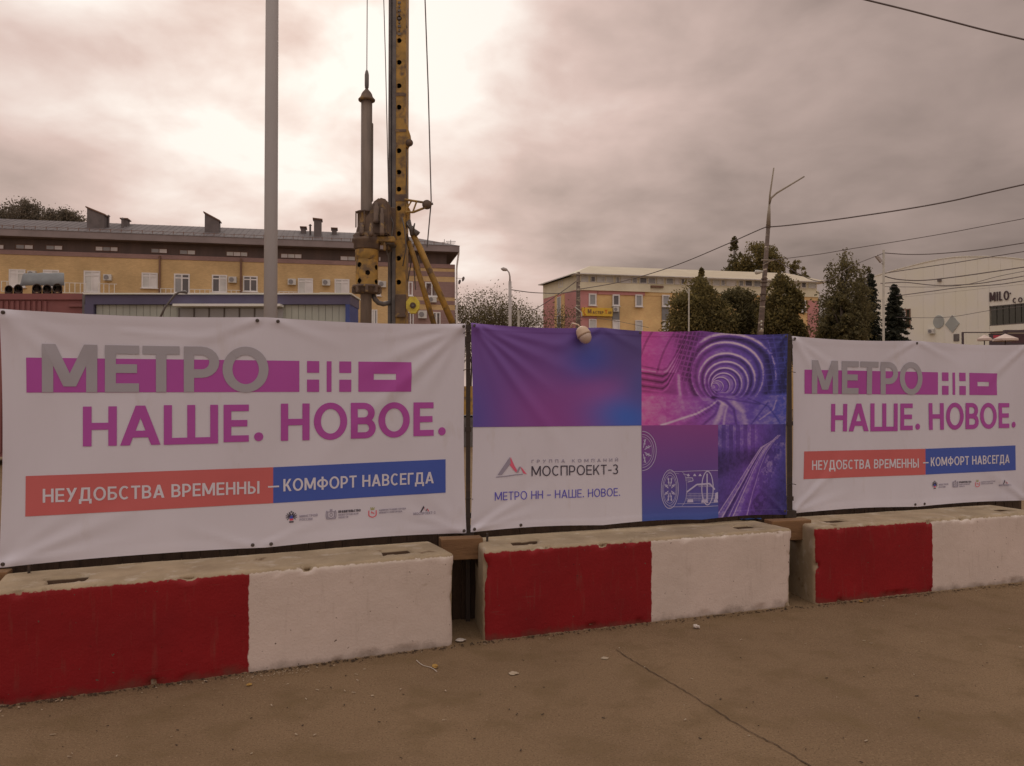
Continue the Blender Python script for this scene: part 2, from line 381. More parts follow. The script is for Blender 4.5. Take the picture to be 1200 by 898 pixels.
p0 = G(956, 708.5); dC = (G(1200, 682)-p0).normalized()
b3 = concrete_block((956, 708.5), (1200, 682), 'farthest concrete block at the right edge, red end with grey bare concrete side', 3, [pocket(971, p0, dC, .22), pocket(1171, p0, dC, .22)], half=along(1091, p0, dC), length=2.4, shear=.2)

# ================================================================== BANNERS
HB = 1.46
def hom(src, dst):
    a = []; b = []
    for (x, y), (u, v) in zip(src, dst):
        a += [[x, y, 1, 0, 0, 0, -u*x, -u*y], [0, 0, 0, x, y, 1, -v*x, -v*y]]; b += [u, v]
    h = np.linalg.solve(np.array(a, float), np.array(b, float)); return np.append(h, 1).reshape(3, 3)
def edge3(px, yt, yb):
    a, t = ray(px, yt); _, b = ray(px, yb); Y = HB/(t-b); return P(px, yt, Y), P(px, yb, Y)
class Banner:
    def __init__(s, xl, ytl, ybl, xr, ytr, ybr, creases, seed, mids):
        s.tl, s.bl = edge3(xl, ytl, ybl); s.tr, s.br = edge3(xr, ytr, ybr)
        s.W = ((s.tr-s.tl).length+(s.br-s.bl).length)/2; s.Hh = HB
        s.n = (s.br-s.bl).cross(s.tl-s.bl).normalized()       # towards the camera
        if s.n.y > 0: s.n = -s.n
        s.Hm = hom([(xl, ytl), (xr, ytr), (xr, ybr), (xl, ybl)], [(0, HB), (s.W, HB), (s.W, 0), (0, 0)])
        s.cr = creases; s.seed = seed; s.mids = mids
    def m(s, px, py):                       # pixel -> metres on the sheet
        q = s.Hm @ np.array([px, py, 1.0]); return q[0]/q[2], q[1]/q[2]
    def S(s, X, Y, off=0.0):                # numpy arrays of sheet metres -> world
        X = np.asarray(X, float); Y = np.asarray(Y, float); u = X/s.W; v = Y/s.Hh
        sag = np.zeros_like(u)
        ms = [0.0]+s.mids+[1.0]
        for a, b in zip(ms, ms[1:]):
            k = (u >= a) & (u <= b); t = (u-a)/(b-a); sag = np.where(k, np.sin(np.pi*np.clip(t, 0, 1))*.012, sag)
        v2 = v-sag*np.clip((v-.8)/.2, 0, 1)**2+sag*.8*np.clip((.2-v)/.2, 0, 1)**2
        ew = .006*np.sin(np.pi*np.clip(v, 0, 1))
        u2 = u+ew*np.clip((.1-u)/.1, 0, 1)**2-ew*np.clip((u-.9)/.1, 0, 1)**2
        d = np.zeros_like(u)
        for (x0, y0, ang, ln, wd, am) in s.cr:
            a = math.radians(ang); ca, sa = math.cos(a), math.sin(a)
            q = (X-x0)*ca+(Y-y0)*sa; t = -(X-x0)*sa+(Y-y0)*ca
            ww = wd*(.5+.85*np.clip(q/ln, 0, 1.2)); env = np.clip(q/.05, 0, 1)*np.clip(1-q/ln, 0, 1)**1.1
            d += 1.25*am*env*np.exp(-(t/ww)**2)-am*.45*env*np.exp(-((t-1.9*ww)/ww)**2)
        sd_ = s.seed
        d += .006*np.sin(X*2.1+sd_)*np.sin(Y*1.7+sd_*2)+.0030*np.sin(X*6.3+Y*2.2+sd_*3)+.0016*np.sin(X*9.1-Y*7.0+sd_)
        bd = np.minimum(np.minimum(X, s.W-X), np.minimum(Y, s.Hh-Y)); d += .0016*np.clip((.045-bd)/.004, 0, 1); d += .0035*np.sin(np.pi*3*u+sd_)*np.clip((v-.85)/.15, 0, 1)
        tl, tr, bl, br, n = (np.array(q) for q in (s.tl, s.tr, s.bl, s.br, s.n))
        p = ((1-u2)*v2)[..., None]*tl+(u2*v2)[..., None]*tr+((1-u2)*(1-v2))[..., None]*bl+(u2*(1-v2))[..., None]*br
        return p+(d+off)[..., None]*n
    def grid(s, name, x0, x1, y0, y1, off, step, m_, parent, colors=None, nxy=None, thick=False):
        nx_, ny_ = nxy or (max(2, int((x1-x0)/step)), max(2, int((y1-y0)/step)))
        gx, gy = np.meshgrid(np.linspace(x0, x1, nx_+1), np.linspace(y0, y1, ny_+1))
        V_ = s.S(gx, gy, off).reshape(-1, 3)
        i = np.arange(nx_)[None, :]; j = np.arange(ny_)[:, None]; a = (j*(nx_+1)+i).ravel()
        F_ = np.stack([a, a+1, a+nx_+2, a+nx_+1], 1)
        cc = None
        if colors is not None: cc = colors((gx-x0)/(x1-x0), 1-(gy-y0)/(y1-y0)).reshape(-1, 3)
        return npmesh(name, V_, F_, m_, parent, True, cc)

class Ink:                                   # flat print: quads on a banner
    def __init__(s, bn): s.b = bn; s.V = []; s.F = []; s.k = 0; s.n = 0
    def quad(s, q, off):
        q = np.array(q, float)
        a = max(np.linalg.norm(q[1]-q[0]), np.linalg.norm(q[2]-q[3])); b = max(np.linalg.norm(q[3]-q[0]), np.linalg.norm(q[2]-q[1]))
        na, nb = max(1, math.ceil(a/.03)), max(1, math.ceil(b/.03))
        u, v = np.meshgrid(np.linspace(0, 1, na+1), np.linspace(0, 1, nb+1))
        p = ((1-u)*(1-v))[..., None]*q[0]+(u*(1-v))[..., None]*q[1]+(u*v)[..., None]*q[2]+((1-u)*v)[..., None]*q[3]
        s.V.append(s.b.S(p[..., 0], p[..., 1], getattr(s, 'base', 0)+off+.00012*(s.n % 9)).reshape(-1, 3)); s.n += 1
        i = np.arange(na)[None, :]; j = np.arange(nb)[:, None]; c = (j*(na+1)+i).ravel()+s.k
        s.F.append(np.stack([c, c+1, c+na+2, c+na+1], 1)); s.k += (na+1)*(nb+1)
    def rect(s, x0, x1, y0, y1, off=.0018): s.quad([(x0, y0), (x1, y0), (x1, y1), (x0, y1)], off)
    def pquad(s, pts, off=.0018): s.quad([s.b.m(*p) for p in pts], off)       # px: bl, br, tr, tl
    def line(s, p, q, w_, off=.003):
        p = np.array(p, float); q = np.array(q, float); d = q-p; n_ = np.array([-d[1], d[0]])/max(1e-9, np.hypot(*d))*w_/2
        s.quad([p-n_, q-n_, q+n_, p+n_], off)
    def poly(s, pts, w_, off=.003):
        for a, b in zip(pts, pts[1:]): s.line(a, b, w_, off)
    def ell(s, cx_, cy_, rx, ry, w_, a0=0, a1=360, n=20, off=.003):
        s.poly([(cx_+rx*math.cos(math.radians(a0+(a1-a0)*i/n)), cy_+ry*math.sin(math.radians(a0+(a1-a0)*i/n))) for i in range(n+1)], w_, off)
    def glyph(s, ch, x0, y0, W_, H_, w_, off=.003, sh=(0, 0)):
        # x0,y0 lower left, W_ x H_ size, w_ stroke; sh = slope of baseline
        for q in glyph(ch, W_/H_, w_/H_):
            s.quad([(x0+x*H_, y0+y*H_+(x*H_)*sh[0]) for x, y in q], off)
        if getattr(s, 'sp', None): s.flush('full_stop' if ch == '.' else 'letter')
    def text(s, txt, x0, y0, x1, H_, w_, off=.003, slope=0.0, gap=.16, H1=None):
        ws = [WID.get(c, .8) for c in txt]; tot = sum(ws)+gap*(len(txt)-1); k = (x1-x0)/(tot*H_); x = x0
        for c, wd in zip(txt, ws):
            if c != ' ': s.glyph(c, x, y0+(x-x0)*slope, wd*H_*k, H_, w_, off, (slope, 0))
            x += (wd+gap)*H_*k
    def build(s, name, m_, parent, kind=None):
        o = npmesh(name, np.concatenate(s.V), np.concatenate(s.F), m_, parent, True)
        if kind: o['kind'] = kind
        return o
    def pieces(s, m_, parent):               # every letter its own part
        s.sp = (m_, parent); return s
    def flush(s, name='letter'):
        if s.V: npmesh(name, np.concatenate(s.V), np.concatenate(s.F), s.sp[0], s.sp[1], True)
        s.V = []; s.F = []; s.k = 0

WID = {'М': 1.05, 'Е': .66, 'Т': .72, 'Р': .72, 'О': .95, 'Н': .80, 'А': .9, 'Ш': 1.2, 'В': .74, 'У': .8, 'Д': .95, 'Б': .72, 'С': .8, 'Ы': 1.0, 'К': .74, 'Ф': 1.05,
       'Г': .6, 'П': .8, 'И': .82, 'Й': .82, 'Л': .84, 'Ь': .7, 'Ц': .85, 'Ж': 1.1, 'Я': .76, '3': .64, 'З': .64, '-': .42, '–': .55, '.': .2, ' ': .3,
       'I': .18, 'L': .56, 'C': .8, 'N': .8, 'E': .66, 'P': .72, 'T': .72, 'O': .95, 'M': 1.05, '°': .25}
def glyph(ch, W, w):
    t = w*.9; Q = []
    def Vt(x, y0=0, y1=1): Q.append([(x-w/2, y0), (x+w/2, y0), (x+w/2, y1), (x-w/2, y1)])
    def Hz(y, x0=0, x1=None): x1 = W if x1 is None else x1; Q.append([(x0, y-t/2), (x1, y-t/2), (x1, y+t/2), (x0, y+t/2)])
    def D(x0, y0, x1, y1, k=1.12): h = w*k/2; Q.append([(x0-h, y0), (x0+h, y0), (x1+h, y1), (x1-h, y1)])
    def Arc(cx_, cy_, rx, ry, a0, a1, n=14):
        p = []
        for i in range(n+1):
            a = math.radians(a0+(a1-a0)*i/n); c, s_ = math.cos(a), math.sin(a)
            p.append(((cx_+rx*c, cy_+ry*s_), (cx_+(rx-w)*c, cy_+(ry-t)*s_)))
        for (a, b), (c, d) in zip(p, p[1:]): Q.append([a, b, d, c])
    def Bowl(x0, x1, y0, y1, flip=False):
        r = min((y1-y0)/2*1.05, abs(x1-x0)*.75); m = -1 if flip else 1; xc = x1-m*r
        Hz(y0+t/2, min(x0, xc), max(x0, xc)); Hz(y1-t/2, min(x0, xc), max(x0, xc)); Arc(xc, (y0+y1)/2, r*m, (y1-y0)/2, -90, 90, 10) if not flip else Arc(xc, (y0+y1)/2, r, (y1-y0)/2, 90, 270, 10)
    ch = {'E': 'Е', 'P': 'Р', 'T': 'Т', 'O': 'О', 'M': 'М', 'C': 'С', '3': 'З'}.get(ch, ch)
    if ch == 'Н': Vt(w/2); Vt(W-w/2); Hz(.5, w, W-w)
    elif ch == 'Е': Vt(w/2); Hz(t/2, w, W); Hz(.5, w, W*.94); Hz(1-t/2, w, W)
    elif ch == 'Т': Vt(W/2, 0, 1-t); Hz(1-t/2)
    elif ch == 'М': Vt(w/2); Vt(W-w/2); D(W/2, .12, w*.62, 1); D(W/2, .12, W-w*.62, 1)
    elif ch == 'Р': Vt(w/2); Bowl(w, W, .31, 1)
    elif ch == 'О': Arc(W/2, .5, W/2, .515, 0, 360, 36)
    elif ch == 'А': D(w*.56, 0, W/2, 1, 1.15); D(W-w*.56, 0, W/2, 1, 1.15); Hz(.28, W*.2, W*.8)
    elif ch == 'Ш': Vt(w/2); Vt(W/2, t, 1); Vt(W-w/2); Hz(t/2, w, W-w)
    elif ch == 'В': Vt(w/2); Bowl(w, W*.95, .5-t*.48, 1); Bowl(w, W, 0, .5+t*.42)
    elif ch == 'У': D(W*.18+w*.3, 0, W-w*.56, 1); D(W*.52, .36, w*.56, 1)
    elif ch == 'Д': Hz(t/2-.0, 0, W); Vt(w/2, -.2, 0); Vt(W-w/2, -.2, 0); D(W*.16+w*.3, t, W*.30, 1); Vt(W-w*.5-W*.12, t, 1); Hz(1-t/2, W*.26, W-W*.12)
    elif ch == 'Б': Vt(w/2); Hz(1-t/2, w, W*.93); Bowl(w, W, 0, .6)
    elif ch == 'С': Arc(W*.54, .5, W*.54, .515, 48, 312, 26)
    elif ch == 'Ь': Vt(w/2); Bowl(w, W, 0, .6)
    elif ch == 'Ы': Vt(w/2); Bowl(w, W*.68, 0, .6); Vt(W-w/2)
    elif ch == 'К': Vt(w/2); D(w*1.1, .4, W-w*.56, 1); D(W-w*.5, 0, W*.42, .58)
    elif ch == 'Ф': Vt(W/2, -.04, 1.04); Arc(W/2, .5, W/2, .36, 0, 360, 30)
    elif ch == 'Г': Vt(w/2); Hz(1-t/2, w, W)
    elif ch == 'П': Vt(w/2); Vt(W-w/2); Hz(1-t/2, w, W-w)
    elif ch == 'Л': D(w*.5, 0, W*.28, 1); Vt(W-w/2); Hz(1-t/2, W*.25, W-w)
    elif ch in 'ИЙ':
        Vt(w/2); Vt(W-w/2); D(w*.8, .08, W-w*.8, .92)
        if ch == 'Й': Arc(W/2, 1.28, W*.26, .2, 200, 340, 8)
    elif ch == 'N': Vt(w/2); Vt(W-w/2); D(W-w*.8, .05, w*.8, .95)
    elif ch == 'Ц': Vt(w/2); Vt(W-w*1.2); Hz(t/2, w, W); Vt(W-w/2, -.18, 0)
    elif ch == 'Ж': Vt(W/2); D(w*.5, 0, W*.44, .55); D(W-w*.5, 0, W*.56, .55); D(W*.4, .45, w*.5, 1); D(W*.6, .45, W-w*.5, 1)
    elif ch == 'Я': Vt(W-w/2); Bowl(W-w, 0, .35, 1, True); D(w*.5, 0, W*.5, .42)
    elif ch == 'З': Arc(W*.45, .73, W*.5, .28, -90, 150, 14); Arc(W*.45, .27, W*.55, .285, -150, 90, 14)
    elif ch in '-–': Hz(.42, 0, W)
    elif ch == '.': r = W/2; Q += [[(r+a*r*.99, r), (r, r), (r, r), (r+b*r, r)] for a, b in ()]; Q += [[(r, r), (r, r), (r+r*math.cos(a), r+r*math.sin(a)), (r+r*math.cos(a+.35), r+r*math.sin(a+.35))] for a in [i*math.pi/9 for i in range(18)]]
    elif ch == '°': Q += [[(W/2, .9), (W/2, .9), (W/2+W/2*math.cos(a), .9+W/2*math.sin(a)), (W/2+W/2*math.cos(a+.53), .9+W/2*math.sin(a+.53))] for a in [i*math.pi/6 for i in range(12)]]
    elif ch == 'I': Vt(W/2)
    elif ch == 'L': Vt(w/2); Hz(t/2, w, W)
    return Q

def vinyl(name, c, r=.42):
    m = mat(name, c, tuple(x*.93 for x in c), s=1.2, rough=r, bump=.03, bs=500, spec=.42)
    return m
WHITE = mat('white_vinyl', (.74, .74, .84), (.69, .69, .78), s=1.4, rough=.45, bump=.03, bs=500, spec=.4, c3=(.62, .60, .66), s3=2.2, lo3=.60, hi3=.85, c4=(.45, .40, .40), s4=55, lo4=.72, hi4=.80, c5=(.64, .62, .66), s5=7, lo5=.60, hi5=.80, stretch=(1, 1, .35)); PURPLE = vinyl('purple_ink', A(120, 46, 98)); GREY = vinyl('grey_ink', A(112, 98, 100))
RED = vinyl('red_ink', A(136, 60, 58)); BLUE = vinyl('blue_ink', A(44, 54, 104)); BLACK = vinyl('dark_ink', A(45, 36, 44)); FAINT = vinyl('faint_grey_ink', A(105, 90, 98)); GOLD = vinyl('gold_ink', A(110, 98, 55))
CRIM = vinyl('crimson_ink', A(165, 60, 75)); NAVY = vinyl('violet_ink', A(58, 48, 112)); PALE = vinyl('pale_lilac_ink', A(132, 114, 130)); LRED = vinyl('emblem_red_ink', A(150, 45, 55)); LBLUE = vinyl('emblem_blue_ink', A(45, 52, 105))
RIV = mat('eyelet_metal', (.16, .14, .13), (.09, .07, .06), s=60, rough=.45, metal=.6)

def eyelets(bn, parent, pts, ties=()):
    for X, Y in pts:
        c = Vector(bn.S(np.array([X]), np.array([Y]), .003)[0]); q = MB(); n_ = Vector(bn.n)
        a = n_.orthogonal().normalized(); b = n_.cross(a)
        R, r, k, m = .009, .0028, 10, 5; vs = []; fs = []
        for i in range(k):
            t = 2*math.pi*i/k; o_ = a*math.cos(t)+b*math.sin(t)
            for j in range(m):
                s_ = 2*math.pi*j/m; vs.append(c+o_*(R+r*math.cos(s_))+n_*r*math.sin(s_))
        for i in range(k):
            for j in range(m): fs.append((i*m+j, ((i+1) % k)*m+j, ((i+1) % k)*m+(j+1) % m, i*m+(j+1) % m))
        q.add(vs, fs); q.cyl(c-n_*.002, c+n_*.0015, .008, n=8)
        q.build('eyelet', RIV, parent, smooth=True)

design = {}                                  # the metro banner's layout in sheet metres, read off the left banner
def slogan_banner(bn, label, ref=None):
    r = root('banner', (bn.bl+bn.br)/2, label, 'banner', 'metro slogan banners on the fence')
    bn.grid('sheet', 0, bn.W, 0, HB, 0, .02, WHITE, r)
    R_ = ref or bn; sx = bn.W/R_.W
    class Map:                               # same layout on both
        pass
    def m(px, py): x, y = R_.m(px, py); return x*sx, y
    ink = Ink(bn)
    def box(px0, px1, yt, yb, i=ink, off=.0018):
        x0, y1 = m(px0, yt); x1, y0 = m(px1, yb); i.rect(x0, x1, y0, y1, off)
    # purple bar, cut by white HH and minus
    xa, yt = m(30, 420.2); _, yb = m(30, 461.3); yr = m(481.8, 424.2)[1]; yrb = m(481.8, 458.8)[1]
    yt = (yt+yr)/2; yb = (yb+yrb)/2; hb = yt-yb
    X = lambda px: m(px, 440)[0]
    for a, b in ((30, 350.7), (382.8, 388.5), (419.9, 437.9), (463.7, 481.8)): ink.rect(X(a), X(b), yb, yt)
    ink.rect(X(437.9), X(463.7), yb, yb+hb*.40); ink.rect(X(437.9), X(463.7), yb+hb*.60, yt)
    for a, b in ((359.7, 374), (397.6, 411.6)):
        ink.rect(X(a), X(b), yb, yb+hb*.40); ink.rect(X(a), X(b), yb+hb*.62, yt)
    ink.build('purple_bar', PURPLE, r); ink = Ink(bn).pieces(PURPLE, r); wv = (X(108.2)-X(97.2))
    for ch, a, b, ytp, ybt in (('Н', 97.2, 137, 477, 522.7), ('А', 141, 188, 476, 521.5), ('Ш', 192, 255.5, 475.3, 520.2), ('Е', 262, 291.5, 474.8, 518), ('Н', 329, 362.7, 473.5, 516.2), ('О', 367.7, 406.8, 473, 514.8), ('В', 411, 440.4, 472.5, 513.8), ('О', 443.4, 480, 472.5, 512.2), ('Е', 484.3, 508, 472, 511)):
        x0, y1 = m(a, ytp); x1, y0 = m(b, ybt); ink.glyph(ch, x0, y0, x1-x0, y1-y0, wv*.93)
    for cx_, cy_, rr in ((303.1, 512.2, 5.4), (518, 505.8, 4.6)):
        x, y = m(cx_, cy_); rad = m(cx_+rr, cy_)[0]-x; ink.glyph('.', x-rad, y-rad, rad*2, rad*2, .01)
    # the dot glyph is laid out in units of its own height
    g = Ink(bn).pieces(GREY, r)
    y0 = m(60, 461)[1]; H0 = m(60, 404)[1]-y0
    for ch, a, b in (('М', 49, 114), ('Е', 123, 163), ('Т', 167, 210.5), ('Р', 215.5, 257), ('О', 260.8, 314.5)):
        g.glyph(ch, X(a), y0+.004, X(b)-X(a), H0, X(62.5)-X(49), off=.0036)
    def band(px0, py0, px1, py1, py0b, py1b, mt, nm):
        i = Ink(bn); i.quad([m(px0, py0b), m(px1, py1b), m(px1, py1), m(px0, py0)], .0018); i.build(nm, mt, r)
    band(29, 558.5, 320.1, 548, 605.7, 590, RED, 'red_stripe'); band(320.1, 548, 522.4, 538.5, 590, 577.5, BLUE, 'blue_stripe')
    t = Ink(bn).pieces(WHITE, r)
    x0, y0 = m(50, 589.5); x1, y1 = m(304, 578.8); hc = m(50, 573.4)[1]-y0; t.text('НЕУДОБСТВА ВРЕМЕННЫ', x0, y0, x1, hc, hc*.165, slope=(y1-y0)/(x1-x0), gap=.13)
    x0, y0 = m(332, 576.2); x1, y1 = m(508, 566.5); hc = m(332, 561.8)[1]-y0; t.text('КОМФОРТ НАВСЕГДА', x0, y0, x1, hc, hc*.165, slope=(y1-y0)/(x1-x0), gap=.13)
    t.line(m(314, 571), m(327, 570.3), hc*.13)
    t.flush('dash')
    # logos under the stripe
    u = (m(351, 600)[0]-m(341, 600)[0])/10    # metres per photo pixel there
    lg = Ink(bn); lb = Ink(bn); lf = Ink(bn); lr = Ink(bn); ld = Ink(bn)
    cx_, cy_ = m(341.4, 606.2)                # two-headed eagle emblem
    for s_ in (-1, 1):
        for k in range(5):
            a = math.radians(-50+k*32); lg.line((cx_+s_*u*1.5, cy_+u*.5), (cx_+s_*u*(1.5+5.2*math.cos(a)), cy_+u*(.8+5.2*math.sin(a))), u*.9)
        lg.line((cx_+s_*u*.4, cy_+u*2), (cx_+s_*u*2.2, cy_+u*5.6), u*1.1)
    lg.ell(cx_, cy_+u*6.3, u*.8, u*.8, u*.8, n=8)
    lb.rect(cx_-u*2, cx_+u*2, cy_-u*2, cy_+u*1.6, .0034); lr.rect(cx_-u*2, cx_+u*2, cy_-u*4.2, cy_-u*2.1, .0034); lg.line((cx_-u*2.6, cy_-u*6), (cx_+u*2.6, cy_-u*6), u*1.6)
    def small(i, s_, pa, pb, hgt, wt=.2):
        a, b = m(*pa); c, d = m(*pb); i.text(s_, a, b, c, hgt*u, hgt*u*wt, slope=(d-b)/(c-a))
    small(lf, 'МИНСТРОЙ', (351, 607), (372, 605.5), 3.0); small(lf, 'РОССИИ', (351, 611), (366, 610), 3.0)
    cx_, cy_ = m(388, 603.6)                  # grey coat of arms
    lf.poly([(cx_-4*u, cy_+3.5*u), (cx_-4*u, cy_-3*u), (cx_, cy_-5*u), (cx_+4*u, cy_-3*u), (cx_+4*u, cy_+3.5*u), (cx_-4*u, cy_+3.5*u)], u*.9)
    for s_ in (-1, 1): lf.ell(cx_+s_*5.2*u, cy_, u*.9, u*5, u*.9, n=10)
    lf.line((cx_-1.6*u, cy_+5.4*u), (cx_+1.6*u, cy_+5.4*u), u*2.6); lf.ell(cx_, cy_-.3*u, 1.6*u, 2.2*u, u*.9, n=8); lf.line((cx_-5.5*u, cy_-5.3*u), (cx_+5.5*u, cy_-5.3*u), u*1.1)
    small(ld, 'ПРАВИТЕЛЬСТВО', (396.5, 601.8), (422.8, 600), 3.1, .24); small(lf, 'НИЖЕГОРОДСКОЙ', (396.5, 605.2), (420, 603.6), 2.3); small(lf, 'ОБЛАСТИ', (396.5, 608.4), (408, 607.6), 2.3)
    cx_, cy_ = m(436.6, 602)                  # red city arms with golden crown
    lr.poly([(cx_-4.6*u, cy_+3.5*u), (cx_-4.6*u, cy_-3*u), (cx_-2.5*u, cy_-4.6*u), (cx_, cy_-5.4*u), (cx_+2.5*u, cy_-4.6*u), (cx_+4.6*u, cy_-3*u), (cx_+4.6*u, cy_+3.5*u)], u*1.1)
    lr.poly([(cx_-1.8*u, cy_+.4*u), (cx_+1*u, cy_+.4*u), (cx_+2*u, cy_-1.2*u)], u*1.0); lr.line((cx_-.8*u, cy_+.5*u), (cx_-1.1*u, cy_+2.6*u), u*.7)
    gd = Ink(bn); gd.rect(cx_-2.4*u, cx_+2.4*u, cy_+4.2*u, cy_+5.8*u, .003)
    for k in (-1.8, 0, 1.8): gd.line((cx_+k*u, cy_+5.6*u), (cx_+k*u*1.2, cy_+7.6*u), u*.9)
    small(lf, 'АДМИНИСТРАЦИЯ ГОРОДА', (444.3, 599.6), (475.5, 597.2), 2.2); small(lf, 'НИЖНЕГО НОВГОРОДА', (444.3, 602.7), (471, 600.6), 2.2)
    cx_, cy_ = m(497, 597)                    # mountain mark
    ld.quad([(cx_-5.6*u, cy_-4*u), (cx_-4*u, cy_-4*u), (cx_+.2*u, cy_+2*u), (cx_-.8*u, cy_+4.6*u)], .003)
    ld.quad([(cx_+2*u, cy_-3*u), (cx_+3*u, cy_-3*u), (cx_+4.4*u, cy_-.2*u), (cx_+3.6*u, cy_+.8*u)], .003)
    lr.quad([(cx_+2.5*u, cy_-2.8*u), (cx_+.8*u, cy_-.4*u), (cx_-.8*u, cy_+4.6*u), (cx_+.3*u, cy_+2*u)], .0032); lr.line((cx_+4*u, cy_), (cx_+6*u, cy_-3.2*u), u*1.1)
    small(lf, 'МОСПРОЕКТ-3', (484.3, 604.4), (510, 602.6), 3.4, .2)
    for i, nm, mt in ((lg, 'eagle_emblem', BLACK), (lb, 'emblem_shield', LBLUE), (lr, 'red_emblem', LRED), (lf, 'small_lettering', FAINT), (ld, 'dark_lettering', BLACK), (gd, 'crown_emblem', GOLD)): i.build(nm, mt, r, 'stuff' if 'lettering' in nm else None)
    W_ = bn.W; e_ = []
    for yy in (.018, HB-.02): e_ += [(.02, yy), (W_-.02, yy)]
    e_ += [(W_*f, HB-.022) for f in ((.50, .545) if ref is None else (.50,))]+[(W_*f, .02) for f in (.49, .53)]
    eyelets(bn, r, e_)
    return r

B1 = Banner(-1, 362, 665, 546, 379.5, 624.5, [], 1.0, [.52])
W1 = B1.W
B1.cr = [(W1, HB, 222, 1.5, .045, .012), (W1, HB, 205, 1.0, .04, .010), (W1, HB, 238, .8, .04, .007), (W1, HB, 190, .8, .025, .006), (0, HB, -48, .7, .05, .010), (0, HB, -25, .6, .04, .006), (0, HB, -66, .6, .04, .007),
         (0, 0, 22, .9, .04, .010), (0, 0, 8, .8, .03, .006), (0, 0, 40, .6, .04, .005), (W1, 0, 158, .6, .035, .009), (W1, 0, 172, .6, .03, .007), (W1, 0, 135, .7, .05, .005),
         (W1*.52, HB, -20, .6, .035, .006), (W1*.52, HB, 200, .7, .035, .006), (W1*.52, HB, -90, .7, .06, .004), (W1*.5, 0, 20, .6, .03, .004), (W1*.5, 0, 160, .6, .03, .004), (.6, HB-.10, -4, .9, .02, .004)]
slogan_banner(B1, 'largest white slogan banner, nearest the camera, left of the purple banner')
# the third banner: same design, its right edge outside the frame
us = B1.m(522.4, 538.5)[0]/W1
xr = 1220.0
for _ in range(40):
    T = Banner(927.5, 394, 602, xr, 394+.0366*(xr-927), 602-.0555*(xr-927), [], 0, [])
    got = T.m(1190.5, 520)[0]/T.W; xr += (got-us)*260
B3 = Banner(927.5, 394, 602, xr, 394+.0366*(xr-927), 602-.0555*(xr-927), [], 4.0, [.5])
W3 = B3.W
B3.cr = [(0, 0, 38, .85, .035, .013), (0, 0, 52, .6, .04, .006), (0, 0, 14, .7, .03, .006), (0, HB, -52, .6, .04, .010), (0, HB, -30, .7, .03, .006), (W3*.5, HB, -90, .5, .05, .005), (W3*.5, HB, 205, .6, .03, .006), (W3*.5, HB, -22, .6, .03, .006),
         (W3, HB, 215, .9, .04, .008), (W3, 0, 150, .8, .04, .008), (W3*.5, 0, 90, .4, .04, .004)]
slogan_banner(B3, 'white slogan banner at the right edge, beyond the tunnel picture', ref=B1)
print('banner widths', B1.W, B3.W, xr)

# middle banner
B2 = Banner(551.5, 378.6, 623.8, 922.5, 391.5, 603.5, [], 2.4, [.38, .7])
W2 = B2.W
B2.cr = [(0, HB, -52, 1.3, .04, .012), (0, HB, -38, .9, .03, .010), (0, HB, -24, 1.0, .04, .010), (0, HB, -12, 1.0, .035, .008), (0, HB, -68, .9, .05, .006), (0, 0, 28, .7, .035, .008), (0, 0, 14, .6, .03, .006), (W2*.38, HB, 200, .6, .04, .007),
         (W2*.38, HB, -25, .6, .04, .005), (W2, HB, 225, .5, .03, .005), (W2, 0, 140, .5, .03, .005)]
r2 = root('banner', (B2.bl+B2.br)/2, 'purple and white banner with tunnel picture, between the two white slogan banners', 'banner')
B2.grid('sheet', 0, W2, 0, HB, 0, .0125, WHITE, r2)
PM = print_mat()
def lut(cols):
    return np.array([A(*c) for c in cols])
def gauss(x, y, cx_, cy_, sx_, sy_, rot=0):
    a = math.radians(rot); dx, dy = x-cx_, y-cy_; p = dx*math.cos(a)+dy*math.sin(a); q = -dx*math.sin(a)+dy*math.cos(a)
    return np.exp(-(p/sx_)**2-(q/sy_)**2)
def col_grad(x, y):
    c = np.ones(x.shape+(3,))*np.array(A(74, 44, 90))
    for cx_, cy_, sx_, sy_, rot, k, cc in ((.0, .9, .22, .4, 0, .9, (52, 48, 98)), (.5, .95, .33, .5, -20, .85, (100, 42, 90)), (.75, .66, .18, .16, -15, .95, (108, 46, 92)), (.70, .28, .15, .22, 15, 1.0, (42, 52, 112)),
                                          (1.0, .12, .34, .42, 0, .9, (56, 42, 78)), (.92, .92, .22, .26, -30, 1.0, (42, 62, 118)), (1.0, .6, .1, .2, 0, .7, (50, 50, 94)), (.1, .1, .4, .3, 0, .4, (78, 46, 92))):
        g_ = (gauss(x, y, cx_, cy_, sx_, sy_, rot)*k)[..., None]; c = c*(1-g_)+np.array(A(*cc))*g_
    return c
def fbm(x, y, s_, seed=0, oct=4):
    r = np.random.default_rng(seed); v = np.zeros_like(x); amp = 1.0; tot = 0
    for o in range(oct):
        n_ = 64; g_ = r.random((n_, n_)); X_ = (x*s_) % (n_-1); Y_ = (y*s_) % (n_-1); i, j = X_.astype(int), Y_.astype(int); a, b = X_-i, Y_-j; a = a*a*(3-2*a); b = b*b*(3-2*b)
        v += amp*(g_[j, i]*(1-a)*(1-b)+g_[j, (i+1) % n_]*a*(1-b)+g_[(j+1) % n_, i]*(1-a)*b+g_[(j+1) % n_, (i+1) % n_]*a*b); tot += amp; amp *= .55; s_ *= 2.1
    return v/tot
